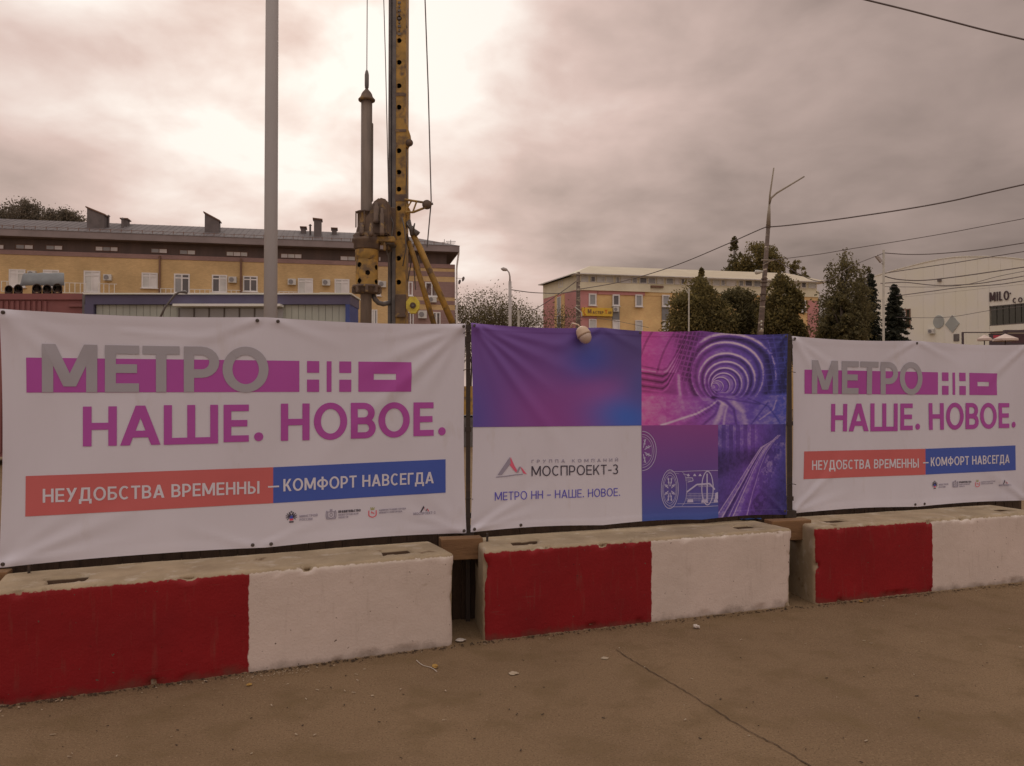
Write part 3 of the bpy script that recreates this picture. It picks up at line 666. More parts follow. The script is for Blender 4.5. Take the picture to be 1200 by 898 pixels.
def tint(x, y, lum, left=(142, 50, 102), mid=(86, 48, 110), right=(46, 48, 108), ymix=0):
    l_, m_, r_ = (np.array(A(*c)) for c in (left, mid, right)); t = np.clip(x+ymix*(y-.5), 0, 1)[..., None]
    c = np.where(t < .5, l_*(1-t*2)+m_*t*2, m_*(2-t*2)+r_*(t*2-1))
    L_ = lum[..., None]; dark = c*.18; hi = np.array(A(146, 118, 152))
    return np.where(L_ < .5, dark*(1-L_*2)+c*L_*2, c*(2-L_*2)+hi*(L_*2-1))
def sm(a, b, x): t = np.clip((x-a)/(b-a), 0, 1); return t*t*(3-2*t)
def dline(x, y, pts_):                        # distance to a polyline
    d = np.full(x.shape, 9.)
    for (ax_, ay_), (bx_, by_) in zip(pts_, pts_[1:]):
        L2 = (bx_-ax_)**2+(by_-ay_)**2; t = np.clip(((x-ax_)*(bx_-ax_)+(y-ay_)*(by_-ay_))/L2, 0, 1); d = np.minimum(d, np.hypot(x-ax_-t*(bx_-ax_), y-ay_-t*(by_-ay_)))
    return d
def col_tunnel(x, y):                          # x right 0..1, y down 0..1
    asp = 1.53; X = x*asp; lum = .31+.26*(fbm(x, y, 9, 1)-.5)
    # concentric lining rings, drifting left as they go deeper
    vx, vy = .47*asp, .60
    R = [(.020, .47, .60), (.04, .485, .595), (.062, .50, .59), (.09, .525, .58), (.125, .545, .57), (.17, .555, .56), (.225, .565, .545), (.285, .57, .515), (.37, .575, .47), (.47, .60, .47)]
    inside = np.zeros_like(x, bool)
    for k, (r, cx_, cy_) in enumerate(R[::-1]):
        dd = np.hypot((X-cx_*asp)/1.04, (y-cy_)*1.0)/r
        up = y < cy_+r*.75
        shade = .36+.20*((k % 2)) + .10*(k/8)
        m_ = (dd < 1) & up
        lum = np.where(m_, lum*.25+shade*.75*(.75+.5*fbm(x, y, 22, 5+k)), lum)
        edge = np.exp(-((dd-1)/(.035+.010/r*.12))**2)*up
        ang = np.arctan2(cy_-y, X-cx_*asp); lum = lum+edge*(.62*np.clip(.35+.65*np.sin(ang*1+.2), .15, 1))
        lum = lum-.30*np.exp(-((dd-.88)/.06)**2)*up; lum = lum+.12*edge*(fbm(x, y, 70, 60+k) > .52)
    # outer left lining: curved ribs
    dd = np.hypot(X-.9, (y-.75)*.9)
    left = (x < .30) & (y < .45); lum = np.where(left, .50+.14*(fbm(x, y, 14, 3)-.5)-.22*(np.abs(np.sin((np.hypot(X-1.5, (y-.72)))*16)) < .16), lum)
    # dark reinforcement mesh
    mesh = sm(.16, .24, x-y*.10)*sm(.44, .36, x+.15*y)*sm(.62, .5, y)
    gr = ((np.sin(X*150+y*40) > .55) | (np.sin(y*110-X*20) > .55)).astype(float); lum = lum*(1-mesh*.72)+mesh*gr*.20
    # left walkway pipes and cables
    for k_ in range(8):
        a_ = -.26 if k_ % 2 == 0 else .20; o_ = k_*.034
        lum = lum+a_*np.exp(-(dline(X, y, [(0, .385+o_), (.135*asp, .425+o_*.95), (.165*asp, .40+o_*.9), (.215*asp, .27+o_*.8), (.29*asp, .03+o_*.6)])/.0085)**2)*(.7+.6*fbm(x, y, 60, 40+k_))
    lum = lum-.18*sm(.02, .0, np.abs(dline(X, y, [(0, .52), (.14*asp, .53)])-.10))*0
    lum = np.where((x < .16) & (y > .70), .55+.12*fbm(x, y, 12, 4)-.25*(np.abs(np.sin((X-y*.5)*46)) < .12), lum)
    # bright column left of the portal
    cxl = .24+.05*(y-.45)**2*4+.06*np.clip(y-.72, 0, 1); lum = lum+.42*np.exp(-((x-cxl)/.014)**2)*sm(.43, .47, y)*sm(.90, .84, y)
    # right-hand lining panels, cables and rails
    rt = sm(.80, .86, x)*sm(.78, .7, y); lum = lum*(1-rt*.45)+rt*.14*((np.sin(y*105+x*12) > .75) | (np.sin(X*75-y*14) > .8)); lum = lum-.2*sm(.93, .96, x)*(fbm(x, y*.6, 22, 77) > .48)
    lum = lum+.30*np.exp(-((x-(.84+.08*np.sin((y)*2.6)))/.006)**2)*sm(.0, .05, y)*sm(.62, .5, y)*(fbm(x, y, 50, 2) > .45)
    flo = sm(.69, .73, y+.10*np.abs(x-.5)); lum = lum*(1-flo*.8)+flo*(.34+.26*fbm(x, y, 14, 11)+.10*(fbm(x, y, 45, 12)-.5))
    for pts_, wd, am in (([(.494, .75), (.455, .80), (.36, .88), (.126, 1.)], .011, .45), ([(.494, .77), (.40, .90), (.28, 1.0)], .03, -.16), ([(.465, .71), (.515, .775), (.49, .88), (.40, 1.)], .013, -.26),
                         ([(.53, .80), (.52, .88), (.485, 1.)], .030, .26), ([(.50, .73), (.57, .80), (.555, .88), (.545, 1.)], .012, .24), ([(.46, .706), (.558, .744), (.617, .835), (.635, 1.)], .013, -.30),
                         ([(.62, .76), (.68, .86), (.70, 1.)], .030, .20), ([(.86, .76), (.80, .88), (.74, 1.)], .007, -.25), ([(.72, .72), (.86, .80), (.95, .98)], .008, -.22), ([(.47, .70), (.62, .735), (.80, .78)], .008, -.22), ([(.92, .74), (.90, .84), (.80, .95)], .008, .22)):
        lum = lum+am*np.exp(-(dline(x*asp, y, [(a*asp, b) for a, b in pts_])/wd)**2)
    for k_ in range(8): lum = lum-.16*np.exp(-(dline(x*asp, y, [((.33+.022*k_)*asp, .88-.018*k_), ((.36+.022*k_)*asp, .93-.02*k_)])/.006)**2)
    lum = lum+.07*(fbm(x, y, 60, 9, 2)-.5)*2
    return tint(x, y, np.clip(lum, .04, 1), mid=(86, 48, 110))
def col_viaduct(x, y):
    lum = .30+.34*(fbm(x, y*1.4, 7, 21)-.3)
    bld = sm(.62, .5, x)*sm(.42, .30, y); lum = lum+bld*.18*(np.sin(x*60) > .2)
    dk = sm(.22, .32, y)*sm(.62, .48, y+x*.3); lum = lum*(1-.6*dk)
    # the elevated track sweeps from the upper right to the lower left
    t = np.clip((y-.13)/.87, 0, 1.05)
    ys_ = [0, .10, .17, .25, .36, .58, .93, 1.0]; lc = np.interp(y, ys_, [.97, .90, .80, .61, .51, .32, .01, -.05]); rc = np.interp(y, [0, .12, .2, .31, .47, .72, 1.], [.99, .925, .80, .70, .61, .51, .42])
    road = (x > lc) & (x < rc) & (y > .12); q = (x-lc)/np.maximum(rc-lc, .01)
    lum = np.where(road, .46+.10*np.sin(q*12)+.14*(fbm(x, y, 24, 5)-.5)+.18*np.exp(-(t/.3)**2), lum)
    for k in (.02, .22, .42, .55, .98): lum = lum+(.34)*np.exp(-((q-k)/.022)**2)*(y > .14)
    lum = np.where((q > .26) & (q < .36) & (y > .25), lum*.45, lum)
    rt = sm(0, .04, x-rc); tree = (fbm(x, y, 16, 31) > .52)*sm(.3, 0, x-rc-.12); lum = lum+rt*tree*.20*(y > .2)
    lum = lum*(1-.45*rt*sm(.5, .9, y))
    lum = lum+.10*(fbm(x, y, 50, 33, 2)-.5)*2
    return tint(x, y, np.clip(lum, .04, 1), (66, 46, 100), (80, 46, 108), (48, 42, 94))
def col_tbm(x, y):
    t = y[..., None]; top = np.array(A(94, 42, 86)); mid = np.array(A(70, 44, 90)); bot = np.array(A(44, 54, 100))
    c = np.where(t < .5, top*(1-2*t)+mid*2*t, mid*(2-2*t)+bot*(2*t-1)); return c
def pict(nm, p_tl, p_br, fn, nxy):
    x0, y1 = B2.m(*p_tl); x1, y0 = B2.m(*p_br); B2.grid(nm, x0, x1, y0, y1, .0016, 0, PM, r2, fn, nxy); return x0, x1, y0, y1
xm = B2.m(751.8, 500)[0]; x3 = B2.m(841.2, 550)[0]; ym = B2.m(700, 499.5)[1]
B2.grid('gradient_picture', .0, xm, ym, HB, .003, 0, PM, r2, col_grad, (160, 110))
B2.grid('tunnel_picture', xm, W2, ym, HB, .003, 0, PM, r2, col_tunnel, (360, 235))
B2.grid('drawing_background', xm, x3, 0, ym, .003, 0, PM, r2, col_tbm, (50, 60))
B2.grid('viaduct_picture', x3, W2, 0, ym, .003, 0, PM, r2, col_viaduct, (170, 240))
# line drawing of tunnelling machines
dr = Ink(B2); dr.base = .002
def q8(x, y): return B2.m(740+x/5.985, 480+y/5.985)       # crop coordinates of the photograph
k8 = q8(101, 600)[0]-q8(100, 600)[0]
def wheel(x, y, rx, ry, full=True):
    c = q8(x, y); a0, a1 = (0, 360) if full else (-90, 90)
    for f, w_ in ((1, 4), (.84, 3.2), (.72, 2.4)): dr.ell(c[0], c[1], rx*f*k8, ry*f*k8, w_*k8, a0, a1, 24)
    for k in range(8):
        a = math.radians(k*45+22)
        if not full and math.cos(a) < 0: continue
        ca, sa = math.cos(a), math.sin(a); p = (c[0]+rx*.18*k8*ca, c[1]+ry*.18*k8*sa); q = (c[0]+rx*.66*k8*ca, c[1]+ry*.66*k8*sa)
        dr.line(p, q, 5*k8); dr.line((c[0]+rx*.3*k8*ca, c[1]+ry*.62*k8*sa), (c[0]+rx*.55*k8*ca, c[1]+ry*.35*k8*sa), 5*k8)
        for rr in (.3, .5): dr.ell(c[0]+rx*rr*k8*ca, c[1]+ry*(rr+.08)*k8*sa, 4*k8, 7*k8, 2.5*k8, n=7)
wheel(74, 292, 98, 122, False); wheel(266, 562, 62, 124)
dr.poly([q8(250, 440), q8(420, 432), q8(603, 428)], 3*k8); dr.poly([q8(258, 688), q8(420, 684), q8(603, 678)], 3*k8); dr.poly([q8(320, 664), q8(450, 660), q8(603, 652)], 2.2*k8)
dr.ell(*q8(352, 558), 34*k8, 106*k8, 2.4*k8, -90, 90, 16); dr.poly([q8(330, 452), q8(300, 448)], 2*k8)
dr.ell(*q8(530, 552), 42*k8, 108*k8, 7*k8, 0, 360, 26); dr.line(q8(527, 450), q8(527, 655), 9*k8); dr.ell(*q8(360, 470), 40*k8, 14*k8, 3*k8, -60, 90, 8)
dr.poly([q8(385, 580), q8(455, 527), q8(545, 520), q8(582, 562)], 10*k8)
for xx in range(385, 600, 9): dr.line(q8(xx, 588 if xx > 400 else 596), q8(xx, 645), 1.6*k8)
for yy in (588, 606, 626): dr.line(q8(380, yy), q8(590, yy), 1.6*k8)
for xx in (395, 440, 478): dr.quad([q8(xx-12, 468), q8(xx+12, 468), q8(xx+3, 452), q8(xx-3, 452)], .003)
dr.poly([q8(375, 480), q8(425, 480), q8(430, 500), q8(390, 510)], 5*k8); dr.poly([q8(375, 495), q8(415, 495)], 3*k8)
for a, b in ((388, 432), (486, 534), (572, 603)): dr.quad([q8(a, 654), q8(b, 652), q8(b-4, 630), q8(a+4, 632)], .003)
dr.quad([q8(580, 630), q8(603, 628), q8(603, 580), q8(586, 586)], .003)
for k in range(12): dr.line(q8(470+k*9, 528+3*(k % 2)), q8(472+k*9, 544), 3*k8)
dr.build('line_drawing', PALE, r2, 'stuff')
# maker's mark and lettering
def q6(x, y): return B2.m(540+x/5.44, 480+y/5.44)
lk, gy, cm, gt = Ink(B2).pieces(BLACK, r2), Ink(B2), Ink(B2), Ink(B2)
def q6t(i, s_, a, b, hgt, w_, gap=.16): (x0, y0), (x1, y1) = q6(*a), q6(*b); hh = (q6(a[0], a[1]-hgt)[1]-y0); i.text(s_, x0, y0, x1, hh, hh*w_, slope=(y1-y0)/(x1-x0), gap=gap)
q6t(lk, 'МОСПРОЕКТ-3', (451, 427), (1000, 412), 64, .125); q6t(gt, 'ГРУППА КОМПАНИЙ', (451, 343), (1000, 332), 21, .2, gap=.75)
nv = Ink(B2).pieces(NAVY, r2); q6t(nv, 'МЕТРО НН – НАШЕ. НОВОЕ.', (215, 582), (1012, 551), 54, .115)
gy.quad([q6(232, 420), q6(262, 417), q6(318, 345), q6(312, 304)], .003); gy.quad([q6(262, 380), q6(285, 385), q6(318, 345), q6(312, 304)], .0033)
gy.poly([q6(222, 432), q6(290, 426), q6(350, 417), q6(395, 414)], 5*k8*1.1); gy.quad([q6(352, 404), q6(366, 402), q6(384, 366), q6(372, 366)], .003)
cm.quad([q6(352, 402), q6(335, 385), q6(308, 350), q6(318, 304)], .0031); cm.quad([q6(352, 402), q6(372, 402), q6(345, 372), q6(318, 304)], .0034)
cm.quad([q6(398, 408), q6(421, 414), q6(392, 376), q6(378, 364)], .0031)
gt.build('small_lettering', FAINT, r2, 'stuff'); gy.build('mountain_mark', FAINT, r2); cm.build('crimson_mark', CRIM, r2)
eyelets(B2, r2, [(.02, HB-.02), (.025, .02), (W2-.02, HB-.02), (W2-.02, .03), (W2*.5, HB-.015), (W2*.14, .02)])

# ================================================================== FENCE BEHIND THE BLOCKS
WOOD = mat('dark_board', (.085, .055, .036), (.055, .036, .024), s=3, rough=.85, bump=.3, bs=30, stretch=(6, 6, .7))
WOOD2 = mat('sawn_timber', (.27, .155, .075), (.19, .105, .05), s=2.5, rough=.8, bump=.25, bs=25, stretch=(1, 1, 9), c3=(.12, .06, .03), s3=3, lo3=.6, hi3=.72)
STEEL = mat('dark_post_steel', (.050, .038, .032), (.11, .06, .035), s=9, rough=.6, bump=.1, lo=.55, hi=.75)
def lerp(a, b, t): return a+(b-a)*t
def back(bn, t, off, z):                       # point behind a banner's foot line
    p = lerp(bn.bl, bn.br, t); q = Vector((p.x, p.y, 0))-Vector((bn.n.x, bn.n.y, 0)).normalized()*off; return Vector((q.x, q.y, z))
for bn, lb, ta, tb in ((B1, 'board fence of dark upright planks behind the nearest concrete block', 0, 1.0), (B2, 'board fence of dark upright planks behind the middle concrete block', 0, 1.0), (B3, 'board fence of dark upright planks behind the farthest concrete block', 0, 1.0)):
    fr = root('board_fence', back(bn, .5, .09, 0), lb, 'fence', 'board fences behind the blocks')
    n_ = int(bn.W/.105)
    for k in range(n_):
        a = back(bn, -.015+1.03*(k+.01)/n_, .085+random.uniform(0, .008), 0); b = back(bn, -.015+1.03*(k+.99)/n_, .085+random.uniform(0, .008), 0); top = .655+random.uniform(-.012, .012)
        q = Vector((bn.n.x, bn.n.y, 0)).normalized()*-.022
        MB().box8([a, b, b+q, a+q, a+Vector((0, 0, top)), b+Vector((0, 0, top)), b+q+Vector((0, 0, top)), a+q+Vector((0, 0, top))]).build('board', WOOD, fr)
    q = Vector((bn.n.x, bn.n.y, 0)).normalized(); 
    for zr0 in (.04, .35, .56):
      a, b = back(bn, -.014, .125, zr0), back(bn, 1.014, .125, zr0); h = Vector((0, 0, .09))
      MB().box8([a, b, b-q*.04, a-q*.04, a+h, b+h, b-q*.04+h, a-q*.04+h]).build('rail', WOOD, fr)
def post(px, yt, base, label, offs=.045, wpx=5):
    Y = base.y+.02; x = P(px, yt, Y).x; r_ = wpx/2*mpp(Y); f = root('fence_post', (x, Y, 0), label, 'post', 'steel posts between the banners')
    zt = zat(yt, Y)
    MB().box(x-r_, x+r_, Y, Y+2*r_, 0, zt).build('pole', STEEL, f)
    for z in (zt-.12, zt-.75, .72): MB().box(x-r_*1.5, x+r_*1.5, Y-.004, Y+2*r_+.004, z, z+.035).build('clamp', STEEL, f)
    MB().box(x-r_*2.6, x+r_*2.6, Y-.012, Y+.06, .585, .64).build('foot_bracket', STEEL, f)
    # two cable ties holding the sheets
    for z in (zt-.06, zt-.32, .85): MB().tube([(x-r_*2.2, Y-.02, z), (x, Y-.012, z+.012), (x+r_*2.4, Y-.02, z+.004)], .003, 5).build('tie', STEEL, f)
post(548.6, 381, (B1.br+B2.bl)/2, 'dark steel post between the nearest white banner and the purple banner')
post(925, 391.5, (B2.br+B3.bl)/2, 'dark steel post between the tunnel picture banner and the right-hand banner')
def timber(pl, pr, yt, yb, Y, depth, label):
    a, b = P(pl, yt, Y), P(pr, yt, Y*1.012); zt = a.z; zb = zat(yb, Y)
    d = (b-a); d.z = 0; n_ = Vector((-d.y, d.x, 0)).normalized()*depth
    m_ = MB().box8([(a.x, a.y, zb), (b.x, b.y, zb), (b.x+n_.x, b.y+n_.y, zb), (a.x+n_.x, a.y+n_.y, zb), (a.x, a.y, zt), (b.x, b.y, zt), (b.x+n_.x, b.y+n_.y, zt), (a.x+n_.x, a.y+n_.y, zt)])
    o = m_.build('timber_beam', WOOD2)
    bm = bmesh.new(); bm.from_mesh(o.data); bmesh.ops.bevel(bm, geom=bm.edges[:], offset=.004, segments=1, affect='EDGES'); bm.to_mesh(o.data); bm.free()
    tag(o, label, 'timber', 'sawn timbers wedged between blocks'); return o
timber(517, 566, 632.5, 657.5, 5.40, .12, 'sawn timber wedged between the nearest and the middle concrete block')
timber(905, 951, 611, 634.5, 6.22, .12, 'sawn timber wedged between the middle and the farthest concrete block')
timber(-40, 8, 673, 690, 4.45, .10, 'sawn timber lying on the nearest block at the left edge')
# rebar stubs on the blocks
for k, (px, yt, yb, Y, lb) in enumerate(((34, 662, 674, 4.52, 'short steel stub on the nearest block, below the left end of its banner'), (571, 625, 636, 5.5, 'short steel stub on the left end of the middle block'))):
    o = MB().cyl(P(px, yb+1, Y), P(px, yt, Y), .008, n=8).build('steel_stub', STEEL); tag(o, lb, 'rebar')
# scrap of blue sheet on the middle block
p = P(872, 611, 6.4); o = MB(); vs = []
for j in range(4):
    for i in range(9): vs.append((p.x-.02+i*.022, p.y+j*.03+i*.006, .592+.012*mnoise.noise(Vector((i*.6, j*.9, 3)))))
o.add(vs, [(j*9+i, j*9+i+1, (j+1)*9+i+1, (j+1)*9+i) for j in range(3) for i in range(8)]); o = o.build('plastic_scrap', mat('blue_plastic', (.03, .08, .3), s=20, rough=.5), smooth=True)
tag(o, 'crumpled blue plastic scrap on the right end of the middle block', 'scrap')
# white bulb lamp hung over the purple banner
c = P(684.5, 393, B2.S(np.array([B2.m(684, 393)[0]]), np.array([HB-.1]))[0][1]-.07)
ax = Vector((.42, -.25, -.87)).normalized()
lr_ = root('hanging_lamp', c, 'white plastic bulb lamp hanging over the top edge of the purple banner', 'lamp')
CREAM = mat('cream_plastic', (.62, .47, .34), (.52, .38, .27), s=12, rough=.4); GLB = mat('milky_glass', (.58, .46, .38), (.5, .39, .31), s=20, rough=.12, spec=.6)
MB().lathe(c, ax, [(-.068, .008), (-.066, .022), (-.055, .038), (-.035, .048), (-.010, .051), (-.006, .053), (0.004, .053)], 20).build('cap', CREAM, lr_, True)
MB().lathe(c, ax, [(.004, .048), (.02, .048), (.04, .042), (.055, .030), (.064, .016), (.067, .001)], 20).build('globe', GLB, lr_, True)
h = c-ax*.066
MB().tube([h, h+Vector((-.012, .01, .02)), h+Vector((-.05, .05, .035)), h+Vector((-.07, .10, .0)), h+Vector((-.05, .14, -.2))], .006, 8).build('cable', CREAM, lr_, True)

# ================================================================== LAMP POST BEHIND THE FENCE
GALV = mat('galvanised_paint', (.46, .45, .45), (.40, .39, .39), s=2, rough=.5, bump=.03, spec=.4, stretch=(1, 1, .2))
Y = 8.2; x = P(317, 370, Y).x; r_ = 7.6*mpp(Y)
f = root('lamp_post', (x, Y, 0), 'tall plain grey steel pole standing behind the nearest banner', 'pole')
MB().tube([(x, Y, 0), (x, Y, 4), (x+.0, Y, 9)], [r_*1.02, r_, r_*.9], 20).build('pole', GALV, f, True)
MB().box(x-.16, x+.16, Y-.16, Y+.16, 0, .02).build('base_plate', GALV, f)
MB().tube([(x, Y, 8.9), (x+.1, Y+.2, 9.5), (x+.2, Y+1.4, 9.8)], [.05, .045, .04], 10).build('arm', GALV, f, True)

# ================================================================== DRILLING RIG
YEL = mat('rig_yellow', A(136, 94, 42, 1.2), A(104, 74, 38, 1.2), s=2.2, rough=.55, bump=.08, c3=A(70, 50, 36), s3=2.8, lo3=.50, hi3=.64)
BRN = mat('rig_dirty_brown', A(88, 65, 52, 1.3), A(66, 49, 43, 1.3), s=2.6, rough=.7, bump=.15, c3=A(116, 84, 44), s3=3, lo3=.58, hi3=.7)
DRK = mat('rig_dark_steel', A(78, 66, 62), A(58, 48, 46), s=2, rough=.55); KEL = mat('kelly_steel', A(88, 68, 58, 1.2), A(68, 53, 46, 1.2), s=2, rough=.6, stretch=(2, 2, .3))
HOL = mat('rig_hole_painted_shade', (.02, .016, .013), s=5, rough=.9); BRIGHT = mat('rig_bright_yellow', A(166, 128, 42), A(130, 98, 40), s=3, rough=.45)  # HOL: near-black colour painted as the shade inside the rig's holes
RY = 25.0; u = mpp(RY)
def R(px, py, dy=0.0): return P(px, py, RY+dy)
rig = root('drilling_rig', (R(464, 400).x, RY, 0), 'yellow piling drill rig with tall mast, kelly bar and rotary drive behind the fence', 'drilling rig')
def rbox(px0, px1, py0, py1, d0, d1, name, m_, parent=rig, bev=.02):
    q = MB(); Ya, Yb = RY+d0, RY+d1
    a, b = P(px0, py1, Ya), P(px1, py0, Ya); q.box(a.x, b.x, Ya, Yb, a.z, b.z); o = q.build(name, m_, parent)
    if bev:
        bm = bmesh.new(); bm.from_mesh(o.data); bmesh.ops.bevel(bm, geom=bm.edges[:], offset=bev, segments=1, affect='EDGES'); bm.to_mesh(o.data); bm.free()
    return o
ztop = 16.5
xa, xb = R(463.8, 300).x, R(475.2, 300).x
def mastbox(x0, x1, y0, y1, z0, z1, nm, m_):
    o = MB().box(x0, x1, y0, y1, z0, z1).build(nm, m_, rig); return o
# mast face built as a plate with real holes
holes = [(466, y) for y in (22, 48, 73.5, 101, 126, 177, 202, 222)]+[(466.2, y) for y in (244.5, 274, 303, 331, 357)]
hz = [zat(y, RY) for _, y in holes]; hx = R(467.5, 200).x; hr = 3.0*u
plate = MB(); zs = sorted(hz); prev = .6
for z in zs:
    if z-.16 > prev: plate.box(xa, xb, RY-.02, RY, prev, z-.16)
    n_ = 16; ring = [(hx+hr*math.cos(2*math.pi*i/n_), z+hr*math.sin(2*math.pi*i/n_)) for i in range(n_)]
    sq = []
    for i in range(n_):
        a = 2*math.pi*i/n_; c_, s_ = math.cos(a), math.sin(a); m_ = max(abs(c_), abs(s_)); X_ = c_/m_; Z_ = s_/m_
        sq.append((hx+(xb-hx if X_ > 0 else hx-xa)*X_, z+.16*Z_))
    vs = [(a, RY-.02, b) for a, b in ring]+[(a, RY-.02, b) for a, b in sq]+[(a, RY, b) for a, b in ring]
    plate.add(vs, [(i, (i+1) % n_, n_+(i+1) % n_, n_+i) for i in range(n_)]+[(i, (i+1) % n_, 2*n_+(i+1) % n_, 2*n_+i) for i in range(n_)])
    prev = z+.16
plate.box(xa, xb, RY-.02, RY, prev, ztop)
plate.build('mast_face', YEL, rig)
mm = MB(); mm.box(xb-.03, xb, RY, RY+.7, .6, ztop).box(xa, xa+.03, RY, RY+.7, .6, ztop).box(xa, xb, RY+.67, RY+.7, .6, ztop); mm.build('mast', YEL, rig)
mastbox(xa+.03, xb-.03, RY+.30, RY+.32, .6, ztop, 'mast_hole_shade', HOL)  # sheet behind the mast holes, their inner shade put into its colour
xc = R(454.5, 300).x; g_ = MB()
g_.box(xc, xc+.09, RY+.02, RY+.30, .5, ztop).box(xc+.13, xa-.004, RY-.03, RY+.35, .5, ztop).box(xc+.09, xc+.13, RY+.1, RY+.22, .5, ztop); g_.build('guide_rail', DRK, rig)
mastbox(xa-.02, xb+.02, RY-.035, RY-.021, zat(113, RY), zat(109, RY), 'mast_joint', BRN); mastbox(xa-.02, xb+.02, RY-.035, RY-.021, zat(155, RY), zat(152, RY), 'mast_joint', BRN); mastbox(xa-.02, xb+.03, RY-.035, RY-.021, zat(236, RY), zat(228, RY), 'mast_joint', BRN)
# chain seen in the top of the mast
for k in range(9):
    z = zat(42-k*4.6, RY); mastbox(hx-.04+.02*(k % 2), hx+.05-.02*(k % 2), RY-.05, RY-.021, z, z+.07, 'chain_link', DRK)
# kelly bar
KY = RY-.6; kx = P(429.5, 200, KY).x
def kz(py): return zat(py, KY)
MB().cyl((kx, KY, .2), (kx, KY, kz(116)), 6.6*mpp(KY), n=20).build('kelly_bar', KEL, rig, True)
MB().box(kx+6.2*u, kx+7.4*u, KY-.05, KY+.05, kz(236), kz(145)).build('kelly_key', KEL, rig)
MB().lathe((kx, KY, 0), (0, 0, 1), [(kz(119), .17), (kz(118.5), .25), (kz(117), .26), (kz(114), .19), (kz(110.5), .16), (kz(108), .12), (kz(105.5), .06), (kz(104), .04)], 16).build('kelly_head', BRN, rig, True)
MB().lathe((kx, KY, 0), (0, 0, 1), [(kz(105), .03), (kz(103), .06), (kz(100), .066), (kz(88), .066), (kz(84), .045), (kz(82), .02)], 12).build('swivel', DRK, rig, True)
MB().tube([(kx, KY, kz(83)), (kx+.02, KY, 20)], .014, 6).build('rope', DRK, rig)
MB().tube([R(455.4, 235, -.1), R(452, 80, -.1), R(448, -60, -.1)], .014, 6).build('rope', DRK, rig)
MB().tube([R(500.5, 290, .1), R(503, 262, .1), R(505.3, 236, .1), R(502, 110, .1), R(496, -60, .1)], .02, 6).build('rope', DRK, rig)
MB().tube([R(475.5, 170, .1), R(476.5, 205, .1), R(477.5, 262, .1)], .02, 6).build('rope', DRK, rig)
# mast sheave bump
pp = [R(475, 141, -.01), R(480, 156, -.01), R(481, 164, -.01), R(477, 172, -.01), R(475, 172, -.01)]
MB().prism(pp, (0, .3, 0)).build('sheave_bracket', YEL, rig); MB().cyl(R(479.7, 167.5, -.08), R(479.7, 167.5, .3), 4.4*u, n=18).build('sheave', BRN, rig, True)
MB().tube([R(475.4, 29.5, .1), R(476.4, 30.5, .1), R(477, 32, .1), R(475.8, 33.5, .1)], .02, 6).build('lifting_eye', DRK, rig)
# rotary drive
pp = [R(418.5, 274, -.9), R(420, 262, -.9), R(433, 249, -.9), R(436.5, 237, -.9), R(444.5, 231, -.9), R(453, 233.5, -.9), R(455, 241, -.9), R(455, 275, -.9)]
o = MB().prism(pp, (0, .8, 0)).build('gear_housing', BRN, rig)
bm = bmesh.new(); bm.from_mesh(o.data); bmesh.ops.bevel(bm, geom=bm.edges[:], offset=.04, segments=2, affect='EDGES'); bm.to_mesh(o.data); bm.free()
rbox(451, 456, 246, 292, -.55, .05, 'carriage', BRN); rbox(455, 463.5, 243, 285, -.16, -.04, 'carriage', BRN); rbox(437, 462, 277, 283.5, -.8, -.2, 'carriage_plate', YEL); rbox(449, 461.5, 283, 286, -.7, -.1, 'carriage_plate', DRK)
rbox(449, 452, 284, 293.5, -.8, -.7, 'hanger', YEL)
MB().lathe((kx+.0, KY, 0), (0, 0, 1), [(kz(276), .32), (kz(270), .30), (kz(262), .24), (kz(250.5), .24), (kz(250), .30), (kz(248.5), .30), (kz(248), .2)], 18).build('guide_sleeve', BRN, rig, True)
for a in (0, 50, 100, 150, 210, 270, 320):
    t = math.radians(a); MB().cyl((kx+.33*math.cos(t), KY+.33*math.sin(t), kz(268)), (kx+.33*math.cos(t), KY+.33*math.sin(t), kz(249)), .02, n=6).build('tie_rod', BRN, rig)
# hydraulic motors and hoses round the gearbox
for (px, py0, py1, r0, dd) in ((441, 238, 262, 3.2, -1.0), (447.5, 245, 276, 2.4, -1.05), (424, 262, 276, 2.6, -1.0), (435, 262, 277, 2.2, -1.1)):
    MB().lathe(R(px, py1, dd), (0, 0, 1), [(0, r0*u*1.1), (.1, r0*u*1.1), (.11, r0*u), ((py1-py0)*u*.8, r0*u), ((py1-py0)*u*.82, r0*u*.7), ((py1-py0)*u, r0*u*.6)], 12).build('hydraulic_motor', BRN, rig, True)
MB().lathe((kx+.02, KY, 0), (0, 0, 1), [(kz(293.5), .36), (kz(292), .40), (kz(286), .40), (kz(284), .45), (kz(281), .46), (kz(279.5), .40), (kz(277), .43), (kz(274), .36)], 22).build('collar', BRN, rig, True)
